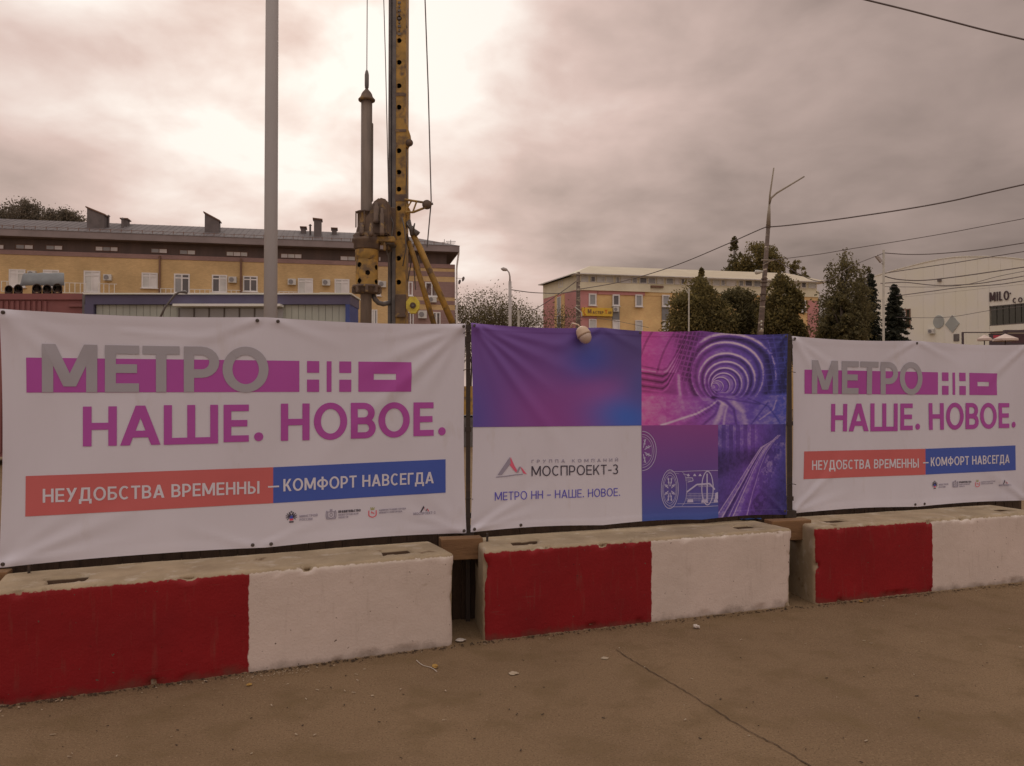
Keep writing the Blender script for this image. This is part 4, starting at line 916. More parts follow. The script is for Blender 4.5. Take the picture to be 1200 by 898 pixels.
# drum with round holes
dr_r = 12.6*u; nn_ = 40; drum = MB(); zt_, zb_ = kz(292.5), kz(336)
drumh = [(435, 303), (423.2, 312), (433.3, 321.5), (442, 314.3), (423.3, 330.6), (442, 331), (417.5, 303), (417.5, 321)]
hol = []
for px, py in drumh:
    sx = (px-430)/12.9; sx = max(-.97, min(.97, sx)); hol.append((math.asin(sx), kz(py)))
def inhole(a, z): return any(((a-b)*dr_r)**2+(z-c_)**2 < (2.9*u)**2 for b, c_ in hol)
na, nz2 = 120, 60; idx = {}
def dv(i, j):
    i %= na
    if (i, j) not in idx: a = 2*math.pi*i/na; idx[(i, j)] = len(drum.v); drum.v.append((kx+.02+dr_r*math.sin(a), KY-dr_r*math.cos(a), zb_+(zt_-zb_)*j/nz2))
    return idx[(i, j)]
for i in range(na):
    for j in range(nz2):
        a = 2*math.pi*(i+.5)/na; a = a-2*math.pi if a > math.pi else a
        if not inhole(a, zb_+(zt_-zb_)*(j+.5)/nz2): drum.f.append((dv(i, j), dv(i+1, j), dv(i+1, j+1), dv(i, j+1)))
drum.build('drum', YEL, rig, True); MB().cyl((kx+.02, KY, zb_), (kx+.02, KY, zt_), dr_r*.8, n=24).build('drum_hole_shade', HOL, rig, True)  # inner cylinder coloured near-black as the shade seen through the drum holes
MB().lathe((kx+.02, KY, 0), (0, 0, 1), [(kz(305), dr_r), (kz(304.6), dr_r*1.03), (kz(296), dr_r*1.04), (kz(293), dr_r*1.06), (kz(292), dr_r)], 26).build('drum_band', YEL, rig, True)
MB().lathe((kx+.02, KY, 0), (0, 0, 1), [(kz(345), .2), (kz(344), .34), (kz(340), .37), (kz(338.5), .38), (kz(337.5), .43), (kz(335), .43), (kz(334.5), .3)], 24).build('flange', BRN, rig, True)
for k in range(9):
    t = 2*math.pi*k/9; c_, s_ = math.cos(t), math.sin(t); MB().obox((kx+.02+.40*c_, KY+.40*s_, kz(340.5)), (c_, s_, 0), (-s_, c_, 0), (0, 0, 1), .05, .045, .09).build('lug', BRN, rig)
MB().tube([R(437, 345.5, -.5), R(439.5, 351, -.5), R(443.5, 355, -.4), R(449, 356.5, -.2), R(456, 355, 0)], .075, 10).build('hose', DRK, rig, True)
for k, (a, b, c_, d) in enumerate((((452, 262), (449, 285), (455, 300), (458, 330)), ((456, 250), (461, 262), (458, 282), (456, 310)), ((471, 255), (474, 268), (476, 290), (472, 312)), ((477, 262), (482, 270), (486, 262), (484, 274)))):
    MB().tube([R(*a, -.3), R(*b, -.35), R(*c_, -.25), R(*d, -.1)], .02, 6).build('hose', DRK, rig, True)
# bracket with pulley to the right
br_ = MB()
for a, b, w_ in (((474, 234), (497, 237.5), 1.4), ((475, 248.5), (484, 249), 1.3), ((484, 249), (498, 243.5), 1.4), ((476, 246), (482, 236), 1.0), ((484, 248), (488, 237), 1.0), ((477, 238), (476, 250), 1.2)):
    for dd in (-.12, .12): br_.tube([R(*a, dd), R(*b, dd)], w_*u, 6)
br_.build('pulley_bracket', YEL, rig); MB().cyl(R(500.3, 240, -.16), R(500.3, 240, .16), 5.6*u, n=20).build('pulley', BRN, rig, True); MB().cyl(R(505, 239.3, -.04), R(507.5, 238.8, -.04), .04, n=6).build('pulley_pin', DRK, rig)
rbox(475, 479.5, 243, 262, .05, .4, 'mast_knuckle', YEL); rbox(476, 480.5, 259, 265, 0, .4, 'mast_knuckle', DRK)
# back stays (hydraulic cylinders)
MB().tube([R(475.5, 274, .3), R(480, 287, .3)], [.055, .06], 10).build('stay_rod', BRN, rig, True); MB().tube([R(479, 283, .3), R(486, 305, .3), R(513, 395, .3)], [.08, .085, .085], 12).build('back_stay', YEL, rig, True)
MB().tube([R(483, 273, .2), R(492, 291, .2), R(536, 392, .2)], [.09, .10, .10], 12).build('back_stay', YEL, rig, True)
for a, b in (((479, 258), (483, 276)), ((482, 266), (489, 276)), ((485, 270), (491, 274))): MB().tube([R(*a, .1), R(*b, .1)], .06, 8).build('stay_link', DRK, rig, True)
for a, b in (((486, 282), (478, 330)), ((490, 300), (494, 330)), ((484, 300), (487, 340))): MB().tube([R(*a, .5), R(*b, .5)], .02, 5).build('hose', DRK, rig)
rbox(463, 476, 345, 372, -.12, -.03, 'winch_plate', BRN)
n_ = 8; pp = [R(483.5+8.2*math.cos(math.radians(22.5+45*i)), 357.5+10.5*math.sin(math.radians(22.5+45*i)), -.2) for i in range(n_)]
MB().prism(pp, (0, .25, 0)).build('winch', BRIGHT, rig); MB().cyl(R(483.8, 358, -.26), R(483.8, 358, -.2), 3.6*u, n=12).build('winch_hub', BRN, rig); MB().cyl(R(483.8, 358, -.34), R(483.8, 358, -.26), 1.4*u, n=10).build('winch_hub', DRK, rig)
# carrier hidden behind the banners: crawler tracks, deck, cab
cx0 = R(470, 400).x
MB().box(cx0-.6, cx0+4.6, RY+.4, RY+3.4, 1.0, 1.9).build('deck', YEL, rig)
for yy in (RY+.1, RY+2.9):
    q = MB(); n_ = 10; ring = []
    for i in range(n_+1): a = math.radians(90+180*i/n_); ring.append((cx0-.4+.45*math.cos(a), .46+.45*math.sin(a)))
    for i in range(n_+1): a = math.radians(-90+180*i/n_); ring.append((cx0+4.2+.45*math.cos(a), .46+.45*math.sin(a)))
    q.prism([(a, yy, b) for a, b in ring], (0, .7, 0)); q.build('crawler_track', DRK, rig)
MB().box(xa-.2, xb+.3, RY+.7, RY+1.2, .9, 1.7).build('mast_foot', YEL, rig)

# ================================================================== FACADE HELPER
class Facade:
    def __init__(s, pa, Ya, pb, Yb):
        a, b = P(pa, 465, Ya), P(pb, 465, Yb); s.a = Vector((a.x, a.y, 0)); d = Vector((b.x-a.x, b.y-a.y, 0)); s.len = d.length; s.e = d.normalized(); s.n = Vector((s.e.y, -s.e.x, 0))
    def s_(s, px, out=0):
        k = ray(px, 465)[0]; q = s.a+s.n*out; return (q.x-k*q.y)/(k*s.e.y-s.e.x)
    def w(s, t, z, out=0): q = s.a+s.e*t+s.n*out; return Vector((q.x, q.y, z))
    def z(s, px, py, out=0): q = s.w(s.s_(px, out), 0, out); return zat(py, q.y, px)
    def box(s, s0, s1, z0, z1, o0, o1, mb=None):
        mb = mb or MB(); a, b = (s0, s1); return mb.box8([s.w(a, z0, o1), s.w(b, z0, o1), s.w(b, z0, o0), s.w(a, z0, o0), s.w(a, z1, o1), s.w(b, z1, o1), s.w(b, z1, o0), s.w(a, z1, o0)])
    def pxbox(s, x0, x1, yt, yb, o0, o1, mb=None):
        return s.box(s.s_(x0, o1), s.s_(x1, o1), s.z((x0+x1)/2, yb, o1), s.z((x0+x1)/2, yt, o1), o0, o1, mb)
    def window(s, x0, x1, yt, yb, par, frame, panes, o=.06, cols=2, transom=None, fw=.09, sill=None):
        a, b = s.s_(x0), s.s_(x1); z0, z1 = s.z((x0+x1)/2, yb), s.z((x0+x1)/2, yt); m_ = MB()
        s.box(a, b, z0, z0+fw, 0, o, m_); s.box(a, b, z1-fw, z1, 0, o, m_); s.box(a, a+fw, z0+fw, z1-fw, 0, o, m_); s.box(b-fw, b, z0+fw, z1-fw, 0, o, m_)
        for k in range(1, cols): c = a+(b-a)*k/cols; s.box(c-fw/2, c+fw/2, z0+fw, z1-fw, 0, o-.01, m_)
        if transom: zt = z0+(z1-z0)*transom; s.box(a+fw, b-fw, zt-fw/2, zt+fw/2, 0, o-.012, m_)
        f = m_.build('window', frame, par); f2 = []
        for k in range(cols):
            c0, c1 = a+(b-a)*k/cols, a+(b-a)*(k+1)/cols; pm = panes[k % len(panes)]
            s.box(c0+fw*.5, c1-fw*.5, z0+fw*.5, z1-fw*.5, -.02, .02, MB()).build('pane', pm, f)
        if sill: s.box(a-.1, b+.1, z0-.06, z0-.003, 0, o+.12).build('sill', sill, f)
        return f
    def aircon(s, x, y, w_, h_, par):
        f = s.pxbox(x-w_/2, x+w_/2, y-h_/2, y+h_/2, .02, .38).build('air_conditioner', AC, par)
        t = s.s_(x-w_*.12, .4); zc = s.z(x, y, .4); r_ = min(h_*.38, w_*.3)*mpp((s.w(t, 0)).y); c = s.w(t, zc, .381); MB().cyl(c, c+s.n*.03, r_, n=14).build('fan_grille', ACD, f); return f
AC = mat('aircon_white', A(140, 124, 117), s=1, rough=.5); ACD = mat('aircon_fan', A(92, 80, 78), s=5, rough=.6)
WF = mat('window_frame_white', A(170, 154, 146), s=1, rough=.5); GL = glass_mat('window_glass', (.10, .095, .10)); CUR = glass_mat('curtained_glass', A(134, 120, 114), .25); CUR2 = glass_mat('bright_curtained_glass', A(158, 144, 136), .3); GR = glass_mat('grey_glass', A(98, 88, 86), .15)

# ---------------- left building
F1 = Facade(0, 72.0, 533, 80.2); S0 = F1.s_(-90); SE = F1.len
lb = root('yellow_brick_building', F1.w(F1.len/2, 0, -6), 'long yellow brick building with dark brown attic floor and chimneys at left', 'building')
YB = brick_mat('yellow_brick', A(141, 107, 74, .96), A(132, 99, 68, .96), A(126, 98, 72, .96), ux=(F1.e.x, F1.e.y)); PB = brick_mat('brown_pink_brick', A(106, 76, 70), A(98, 70, 65), A(100, 76, 70), ux=(F1.e.x, F1.e.y))
DK = mat('attic_cladding', A(72, 54, 49), A(62, 48, 44), s=.5, rough=.8, stretch=(3, 3, .3)); FAS = mat('fascia_brown', A(96, 78, 75), A(86, 70, 67), s=.6, rough=.7); ROOF = mat('brown_metal_roof', A(122, 103, 100, 2.6), A(108, 90, 88, 2.6), s=.5, rough=.8, metal=.0, spec=.1)
CHM = mat('chimney_brown', A(76, 62, 59), A(66, 54, 51), s=1.5, rough=.85); PIPE = mat('drainpipe_brown', A(84, 56, 44), s=2, rough=.6); RAIL = mat('white_railing', A(156, 138, 126), s=2, rough=.5)
zY = F1.z(0, 298); zP = F1.z(0, 292.7); zA = F1.z(0, 277, 0); sSt = F1.s_(478)
F1.box(S0, sSt, 0, zY, -12, 0).build('wall', YB, lb)
F1.box(S0, SE, zY+.003, zP, -12, .05).build('frieze', PB, lb)
# striped end section
st_y = [311.5, 314.8, 318.5, 324.5, 330.5, 348.5, 352.8, 357.3, 363.5]
zz_ = [F1.z(520, y) for y in st_y]; zz_[0] = zY; lo = 0
for k in range(len(st_y)-1): F1.box(sSt+.003, SE, zz_[k+1]+.002, zz_[k], -12, .02 if k % 2 == 0 else .0).build('brick_band', PB if k % 2 == 0 else YB, lb)
F1.box(sSt+.003, SE, 0, zz_[-1], -12, .02).build('brick_band', PB, lb)
# eaves slab, fascia and hipped roof
ev = MB(); E0 = F1.z(0, 276.0, .8); E1 = F1.z(0, 268, .8)
F1.box(S0, SE+.35, E0, E1, -13, .8, ev); ev.build('eaves', FAS, lb); F1.box(S0, SE+.2, E0-.05, E0-.003, -12.8, .65).build('soffit', DK, lb)
F1.box(S0, SE-.8, zP+.003, E0-.052, -11.5, -.35).build('attic_wall', DK, lb)
RZ = F1.z(0, 256.5, -5.5); rf = MB(); eA, eB = F1.w(S0, E1+.004, .85), F1.w(SE+.4, E1+.004, .85); rA, rB = F1.w(S0, RZ, -5.5), F1.w(SE-5.5, RZ, -5.5); bA, bB = F1.w(S0, E1+.004, -13), F1.w(SE+.4, E1+.004, -13)
rf.add([eA, eB, rA, rB, bA, bB], [(0, 1, 3, 2), (2, 3, 5, 4), (1, 5, 3), (0, 2, 4), (0, 4, 5, 1)]); roof1 = rf.build('roof', ROOF, lb)
sg = MB()
def roofz(o): return E1+(RZ-E1)*(.85-o)/(.85+5.5)
for k in range(int((SE-S0)/.9)):
    t = S0+k*.9; F1.box(t, t+.05, roofz(.5), roofz(.5)+.28, .45, .5, sg)
F1.box(S0, SE, roofz(.5)+.2, roofz(.5)+.23, .46, .49, sg); g = sg.build('snow_guard', PIPE, roof1); 
sm_ = MB()
for k in range(int((SE-6-S0)/.55)):
    t = S0+k*.55; a, b = F1.w(t, roofz(.8)+.01, .8), F1.w(t, RZ+.01, -5.5); sm_.obox((a+b)/2, (b-a).normalized(), F1.e, F1.n.cross(F1.e), (b-a).length/2, .012, .012)
sm_.build('roof_seams', ROOF, roof1)['kind'] = 'stuff'
for (x0, x1, ytl, ytr, yb) in ((100, 120.5, 243.5, 252, 268), (238.5, 255.3, 249.5, 259, 273), (367, 375.8, 257, 257.5, 279)):
    o_ = -1.6; a, b = F1.s_(x0, o_), F1.s_(x1, o_); za, zb_2 = F1.z(x0, ytl, o_), F1.z(x1, ytr, o_); z0 = roofz(.2)
    p = [F1.w(a, z0, o_), F1.w(b, z0, o_), F1.w(b, zb_2, o_), F1.w(a, za, o_)]; ch = MB().prism(p, -F1.n*1.0).build('chimney', CHM, roof1)
    p = [F1.w(a-.12, za+.01, o_+.1), F1.w(b+.1, zb_2-.05, o_+.1), F1.w(b+.1, zb_2+.07, o_+.1), F1.w(a-.12, za+.14, o_+.1)]; MB().prism(p, -F1.n*1.2).build('chimney_cap', PIPE, roof1)
for x, y0, y1 in ((125.3, 253.8, 263), (362.7, 264.5, 274), (142, 257, 258)): p = F1.w(F1.s_(x, -2.5), 0, -2.5); zt = zat(y0, p.y, x); MB().cyl((p.x, p.y, roofz(-2.5)-.1), (p.x, p.y, zt), .10, n=8).cyl((p.x, p.y, zt), (p.x, p.y, zt+.15), .18, .05, 8).build('vent_pipe', CHM, roof1)
for x0, x1, y in ((139, 148.5, 257), (350.5, 358.5, 266.8), (387, 395, 268.2)):
    o_ = -3.4; a, b = F1.s_(x0, o_), F1.s_(x1, o_); zt = F1.z((x0+x1)/2, y, o_); F1.box(a+.1, b-.1, roofz(o_)-.3, zt, o_-1, o_).build('roof_hatch', CHM, roof1); F1.box(a, b, zt+.003, zt+.1, o_-1.2, o_+.15).build('hatch_lid', PIPE, roof1)
for x, y0 in ((499, 281), (520.5, 280.5)): p = F1.w(F1.s_(x, -3), 0, -3); MB().cyl((p.x, p.y, roofz(-3)-.6), (p.x, p.y, zat(y0, p.y, x)), .03, n=5).build('antenna', CHM, roof1)
p = F1.w(F1.s_(528, -1), 0, -1); an = MB(); an.cyl((p.x, p.y, E1), (p.x, p.y, zat(281, p.y, 528)), .03, n=5)
for k in range(4): an.cyl((p.x-.5+.1*k, p.y, zat(283+k*2, p.y, 528)), (p.x+.5-.1*k, p.y, zat(283+k*2, p.y, 528)), .03, n=5)
an.build('antenna', CHM, roof1)
# attic windows
def strip(x0, x1, yt, yb, cols, pan): return F1.window(x0, x1, yt, yb, lb, PIPE, pan, o=.08, cols=cols, fw=.06)
OA = Facade(0, 72.0, 533, 80.2); OA.a = OA.a-OA.n*.35
def astrip(x0, x1, yt, yb, cols, pan): OA.window(x0, x1, yt, yb, lb, PIPE, pan, o=.06, cols=cols, fw=.05)
for x0, x1, y, cols, pan in ((-18, 3, 289, 2, [GR, CUR2]), (16.5, 37.5, 289.3, 2, [GR, CUR2]), (52, 72, 290.2, 2, [GR, CUR2]), (110, 137, 291.7, 3, [CUR2, GR, CUR2]), (175.5, 195, 294, 2, [GR, CUR2]), (209, 228, 295.7, 2, [GR, CUR]), (264, 289.5, 297.7, 3, [CUR, CUR2, CUR]), (328, 353, 300, 3, [CUR2, CUR, CUR2]), (398, 416, 302.8, 2, [CUR2, CUR]), (443, 446, 303.5, 1, [CUR2])):
    astrip(x0, x1, y-2.6, y+3, cols, pan)
W1r = [(-28, -8, 314, 336, CUR, CUR2), (9, 28.5, 315.8, 337, CUR2, CUR), (49, 68, 316.5, 337.5, CUR2, CUR), (97, 116.5, 317.5, 343, CUR, CUR2), (165, 184, 319.8, 338, CUR, CUR2), (203, 221.5, 321, 344, GR, GL), (247.5, 265.5, 322.3, 343, GL, CUR), (284, 301.3, 323.7, 342.3, GL, GL), (348.5, 366.3, 326.3, 345, CUR, CUR2), (391.5, 409, 327.2, 346, CUR, CUR2), (441, 446, 329, 347, CUR, CUR), (474, 483.5, 330.2, 347, GR, CUR2), (498, 513.5, 331, 348, CUR2, CUR)]
zr = None
for x0, x1, yt, yb, p1_, p2_ in W1r:
    F1.window(x0, x1, yt, yb, lb, WF, [p1_, p2_], cols=2, transom=.78 if yb-yt > 17 else None, fw=.12, sill=WF)
for x0, x1, yt, yb in ((435, 442, 363, 382), (477, 484.5, 365.5, 384), (507, 516, 366, 385)): F1.window(x0, x1, yt, yb, lb, WF, [CUR, GR], cols=2, fw=.1)
for x, y in ((35, 320.8), (124.3, 325), (271.5, 327.8), (341.3, 330.2), (381.7, 331), (447.5, 333)): F1.aircon(x, y, 9.5, 7, lb)
F1.aircon(506, 351, 11, 6.5, lb); F1.aircon(495, 368.5, 10, 9, lb)
for x, y0 in ((186, 299), (281.5, 302)): t = F1.s_(x, .15); MB().cyl(F1.w(t, 1, .15), F1.w(t, zY+.3, .15), .10, n=8).build('drainpipe', PIPE, lb)
t = SE+.15; MB().tube([F1.w(SE+.3, E0, .6), F1.w(t+.02, E0-1.3, .2), F1.w(t, E0-1.7, .15), F1.w(t, .5, .15)], .09, 8).build('drainpipe', WF, lb)
for x0, x1 in ((80, 100), (114, 136), (187, 203), (221, 247), (264, 281), (326, 348), (374, 391), (0, 9), (68, 80)):
    q = MB(); a, b = F1.s_(x0, .5), F1.s_(x1, .5); z1 = F1.z(150, 333.2 if x0 < 150 else 337, .5); z0 = z1-.95
    F1.box(a, b, z1-.05, z1, .5, .55, q); F1.box(a, b, z0, z0+.05, .5, .55, q)
    for k in range(int((b-a)/.45)+1): F1.box(a+k*.45, a+k*.45+.06, z0+.05, z1-.05, .5, .55, q)
    q.build('railing', RAIL, lb)
# insulators on a line leaving the corner
q = root('cable_bracket', P(538, 330, 80), 'pair of small dark fittings on a wire at the corner of the yellow brick building', 'wire fitting')
q2 = MB(); q2.tube([P(534, 326, 79.8), P(545, 327, 79)], .02, 5); q2.build('wire', PIPE, q)
for x, y in ((538, 331), (542.3, 327.5)): MB().lathe(P(x+1.2, y-3.2, 79.5), (-.25, 0, -1), [(0, .03), (.06, .1), (.2, .13), (.4, .1), (.5, .02)], 8).build('insulator', CHM, q)

# ---------------- blue and grey site pavilion
F2 = Facade(100, 18.0, 408, 18.0); NB = mat('navy_fascia', A(62, 52, 66), A(55, 46, 60), s=1, rough=.5); CG = mat('grey_cladding', A(116, 106, 96), A(104, 95, 87), s=.8, rough=.5); WE = mat('white_roof_edge', A(164, 150, 136), A(146, 132, 118), s=1.5, rough=.6)
NB2 = mat('blue_corner_post', A(44, 48, 84), s=1, rough=.5)
pv = root('site_pavilion', F2.w(3, 0, -1.5), 'low pavilion with grey ribbed walls and navy fascia in front of the brick building', 'pavilion')
zt, zf0, zf1 = F2.z(250, 344), F2.z(250, 345.8), F2.z(250, 357)
F2.box(F2.s_(111), F2.len, 0, zf1-.003, -1.0, -.06).build('wall', CG, pv)
q = MB(); x_ = F2.s_(111)
while x_ < F2.len-.15:
    F2.box(x_, x_+.143, .1, zf1-.004, -.062, -.035, q); x_ += .152
q.build('cladding_ribs', CG, pv)['kind'] = 'stuff'
F2.box(F2.s_(100), F2.len+.05, zf1, zf0, -1.0, .04).build('fascia', NB, pv); F2.box(F2.s_(99), F2.len+.08, zf0+.003, zt, -1.05, .10).build('roof_edge', WE, pv)
F2.box(F2.s_(99.5), F2.s_(110), 0, zf1-.002, -.95, .05).build('corner_post', NB, pv); F2.box(F2.s_(405), F2.s_(410), 0, zf1-.002, -.95, .05).build('corner_post', NB2, pv)
a, b = F2.s_(208), F2.s_(332); F2.box(a, b, F2.z(270, 360.5), F2.z(270, 357.8), 0, .30).build('awning', WE, pv); F2.box(a+.02, b-.02, 2.0, F2.z(270, 361), -.055, -.015).build('window_band', GR, pv)
x_ = a
while x_ < b: F2.box(x_, x_+.03, 2.0, F2.z(270, 361), -.014, .0).build('mullion', DRK, pv); x_ += .34
o = MB().tube([P(188, 372, 16), P(193, 361, 16), P(200, 352, 16), P(205, 345.5, 16), P(210, 342.5, 16), P(216, 342.2, 16), P(219.5, 343.5, 16)], [.022]*5+[.035, .025], 8).build('bent_pipe', DRK, smooth=True); tag(o, 'bent dark pipe rising in front of the grey pavilion', 'pipe')
MBp = MB().cyl(P(188, 372, 16)+Vector((0, 0, -3.1)), P(188, 372, 16), .022, n=8).build('pipe_stem', DRK, o)

# ---------------- red container with pipes and tarpaulin
RC = mat('faded_red_steel', A(96, 52, 49, 1.1), A(86, 47, 45, 1.1), s=1, rough=.6, c3=A(84, 48, 44), s3=6, lo3=.58, hi3=.7); F3 = Facade(-60, 18.3, 100, 18.3)
rc = root('red_container', F3.w(1, 0, -1), 'faded red steel container carrying pipes at the left edge', 'container'); zt = F3.z(20, 344.5)
F3.box(F3.s_(-60), F3.s_(98.5), .2, zt-.14, -2.2, 0).build('body', RC, rc); F3.box(F3.s_(-60), F3.s_(98.7), zt-.137, zt, -2.2, .05).build('top_rail', RC, rc)
F3.box(F3.s_(97), F3.s_(99.8), .2, zt-.02, -.3, .06).build('corner_post', DRK, rc)
for k in range(18): a = F3.s_(-58)+k*.125; F3.box(a, a+.06, .3, zt-.17, 0, .03).build('rib', RC, rc)
F3.box(F3.s_(80), F3.s_(97), zt-.30, zt-.24, .0, .05).build('hinge_bar', RC, rc)
PP = mat('dark_pipe', (.05, .04, .04), (.09, .065, .05), s=5, rough=.6); 
for x, r_, dz in ((42, 6, 0), (54, 5.6, 0), (66, 6.2, 0), (20, 5.6, 0), (9, 5.0, 0)):
    rr = r_*mpp(18.3); c = F3.w(F3.s_(x), zt+rr+.004, 0); o = MB(); n_ = 18; vs = []; 
    sd3 = Vector((ray(x, 340)[0], 1, 0)).normalized()
    for dd, rad in ((0, rr), (0, rr*.82), (-.25, rr*.82), (-1.6, rr*.82), (-1.6, rr)):
        vs += [c-sd3*dd+F3.e*rad*math.cos(2*math.pi*i/n_)+Vector((0, 0, rad*math.sin(2*math.pi*i/n_))) for i in range(n_)]
    fs = [(k*n_+i, k*n_+(i+1) % n_, (k+1)*n_+(i+1) % n_, (k+1)*n_+i) for k in range(4) for i in range(n_)]+[(4*n_+i, 4*n_+(i+1) % n_, (i+1) % n_, i) for i in range(n_)]
    o.add(vs, fs); o = o.build('steel_pipe', PP, smooth=True)
    nmz = {42: 'dark open pipe end on the red container, left one of the three under the tarpaulin', 54: 'dark open pipe end on the red container, middle one of three, slightly smaller', 66: 'dark open pipe end on the red container, rightmost of all', 20: 'dark pipe end near the left edge of the tarpaulin on the red container', 9: 'smallest dark pipe end, leftmost on the red container'}
    tag(o, nmz[x], 'pipe', 'pipes stacked on the red container')
TP = mat('grey_tarpaulin', A(100, 92, 90, 1.3), A(86, 78, 77, 1.3), s=2, rough=.6, bump=.2, bs=8); q = MB(); nu, nv_ = 26, 12; vs = []
for j in range(nv_+1):
    for i in range(nu+1):
        t = i/nu; x = 15+56*t; hgt = (27*sm(np.array(0.), np.array(.14), np.array(t)))
        hh = float(hgt)*mpp(18.3); ph = j/nv_
        prof = math.sin(min(1, ph*4)*math.pi/2) 
        base_ = F3.w(F3.s_(15)+(F3.s_(71)-F3.s_(15))*t, zt+.20+max(.0, hh-.20)*max(0, prof), -.10)+Vector((-.58, 1, 0))*.75*ph
        vs.append(base_+Vector((0, 0, .02*mnoise.noise(base_*5))))
q.add(vs, [(j*(nu+1)+i, j*(nu+1)+i+1, (j+1)*(nu+1)+i+1, (j+1)*(nu+1)+i) for j in range(nv_) for i in range(nu)]); o = q.build('tarpaulin', TP, smooth=True); tag(o, 'grey tarpaulin thrown over the pipes on the red container', 'tarpaulin')
so_ = o.modifiers.new('s', 'SOLIDIFY'); so_.thickness = .008

# ================================================================== MIDDLE BUILDING
FM = Facade(678, 94.5, 960, 101.3); FL = Facade(636.7, 104.0, 678, 94.5)
mb = root('pink_and_yellow_building', FM.w(14, 0, -5), 'pink and yellow building with cream top floor and long window band', 'building')
CRM = mat('cream_render', A(150, 130, 110, .95), A(140, 120, 101, .95), s=.6, rough=.8); PNK = mat('pink_render', A(130, 81, 77, .95), A(122, 75, 72, .95), s=.6, rough=.85); YLW = brick_mat('ochre_brick', A(147, 109, 73, .85), A(138, 101, 68, .85), A(132, 100, 70, .85), ux=(FM.e.x, FM.e.y)); GUT = mat('gutter_white', A(164, 148, 132), s=1, rough=.5); RFC = mat('cream_metal_roof', A(200, 168, 142, 2.6), A(190, 158, 132, 2.6), s=.4, rough=.6, spec=.3)
SPN = mat('grey_spandrel', A(88, 78, 76), s=1, rough=.7)
zC = FM.z(700, 340.8); zPk = FM.z(700, 345); zE = FM.z(700, 323)
ft = FM.w(0, 0, 0); depth = FL.len
FM.box(0, FM.len, 0, zPk-.003, -9, -.1).build('wall', YLW, mb); FM.box(0, FM.s_(699.5), 0, zPk-.004, -9, .0).build('wall', PNK, mb); FM.box(FM.s_(947.3), FM.len+.01, 0, zPk-.004, -9, .0).build('wall', PNK, mb)
FM.box(FM.s_(701), FM.s_(756), zPk, zC, -5, .02).build('frieze', PNK, mb); FM.box(0, FM.s_(700.5), zPk, zC, -5, .021).build('frieze', PNK, mb); FM.box(FM.s_(756.3), FM.len, zPk, zC, -5, -.05).build('frieze', YLW, mb)
zB1 = FM.z(700, 331.6)
FM.box(0, FM.s_(761.5), zC+.003, zB1, -6, .25).build('cream_parapet', CRM, mb); FM.box(FM.s_(761.8), FM.len, zC+.003, zB1-.15, -6, .05).build('cream_parapet', CRM, mb)
FM.box(FM.s_(762.5), FM.s_(777), FM.z(770, 337.5), FM.z(770, 335.2), .1, .3).build('canopy', PIPE, mb)
FM.box(0, FM.len, zB1-.4, zE, -6, -.35).build('upper_wall', CRM, mb)
# window band
bx = 680.5; k = 0; pans = [CUR, GR, CUR, CUR2, GR, GL, CUR, GR, GL, GL, CUR, GR, CUR2]; FU = Facade(678, 94.5, 960, 101.3); FU.a = FU.a-FU.n*.35
widths = [9, 6, 10, 8.5, 5, 12, 6, 9, 9, 8, 9, 6, 5]
while bx < 955:
    w_ = widths[k % len(widths)]; f_ = .033*(bx-700)
    FU.window(bx, min(bx+w_, 957), 323.8+f_*.85, 331.2+f_*.85, mb, WF, [pans[(k*5) % len(pans)]], cols=1, fw=.10, o=.08); bx += w_+(1.2 if k % 3 else 2.6); k += 1
# eaves and roof
eL0, eL1 = FM.w(-.6, 0, .9), FM.w(FM.len+.8, 0, .9)
FM.box(-.6, FM.len+.8, zE+.003, FM.z(700, 320.8, .9), -1.2, .9).build('gutter', GUT, mb)
zG = FM.z(700, 320.8, .9)+.004; fs_a, fs_b = FM.w(-.6, zG, .9), FM.w(FM.len+.8, zG, .9); r_a, r_b = P(691, 312.6, 100.5), None
rz = r_a.z; r_b = FM.w(FM.len-1.5, rz, -5.0); r_a = FM.w(FM.s_(691, -5), rz, -5.0)
lp = FL.w(0, 0, .4); lpz = zG
bk0 = Vector((lp.x, lp.y, lpz)); bk1 = FM.w(FM.len+.8, zG, -9.5)
MB().add([fs_a, fs_b, r_a, r_b, bk0, bk1], [(0, 1, 3, 2), (0, 2, 4), (2, 3, 5, 4), (1, 5, 3), (0, 4, 5, 1)]).build('roof', RFC, mb)
# left gable face
zl = FL.z(678, 339.0)
q = MB().box8([FL.w(0, 0, 0), FL.w(FL.len, 0, 0), FM.w(2, 0, -2), FM.w(2, 0, -9), FL.w(0, zl, 0), FL.w(FL.len, zl, 0), FM.w(2, zl, -2), FM.w(2, zl, -9)]); q.build('side_wall', PNK, mb)
FL.box(0, FL.len-.2, zl+.003, zE+.2, -.5, .03).build('side_wall_cream', CRM, mb); FL.box(-.3, FL.len, zE+.203, zG, -.6, .6).build('side_gutter', GUT, mb)
for a, b in ((650, 653), (657.8, 661.6)): FL.pxbox(a, b, 345, 420, 0, .05).build('ochre_stripe', YLW, mb)
FL.window(653.2, 657.6, 348, 368, mb, WF, [GR, GL], cols=1, fw=.1); FL.window(653.2, 657.6, 369, 385, mb, WF, [GL], cols=1, fw=.1); FL.window(655, 660, 329, 337, mb, WF, [CUR, GL], cols=2, fw=.1)
for x0, x1, yt, yb, pn in ((690, 699, 344.2, 358.5, GR), (717.8, 726.3, 345.3, 358.8, GL), (744.5, 753.2, 345.3, 359.8, GR), (776, 785, 345.8, 359.8, GR), (937, 945, 352, 366, GR)):
    FM.window(x0, x1, yt, yb, mb, WF, [pn], cols=1, fw=.16, o=.1, sill=WF)
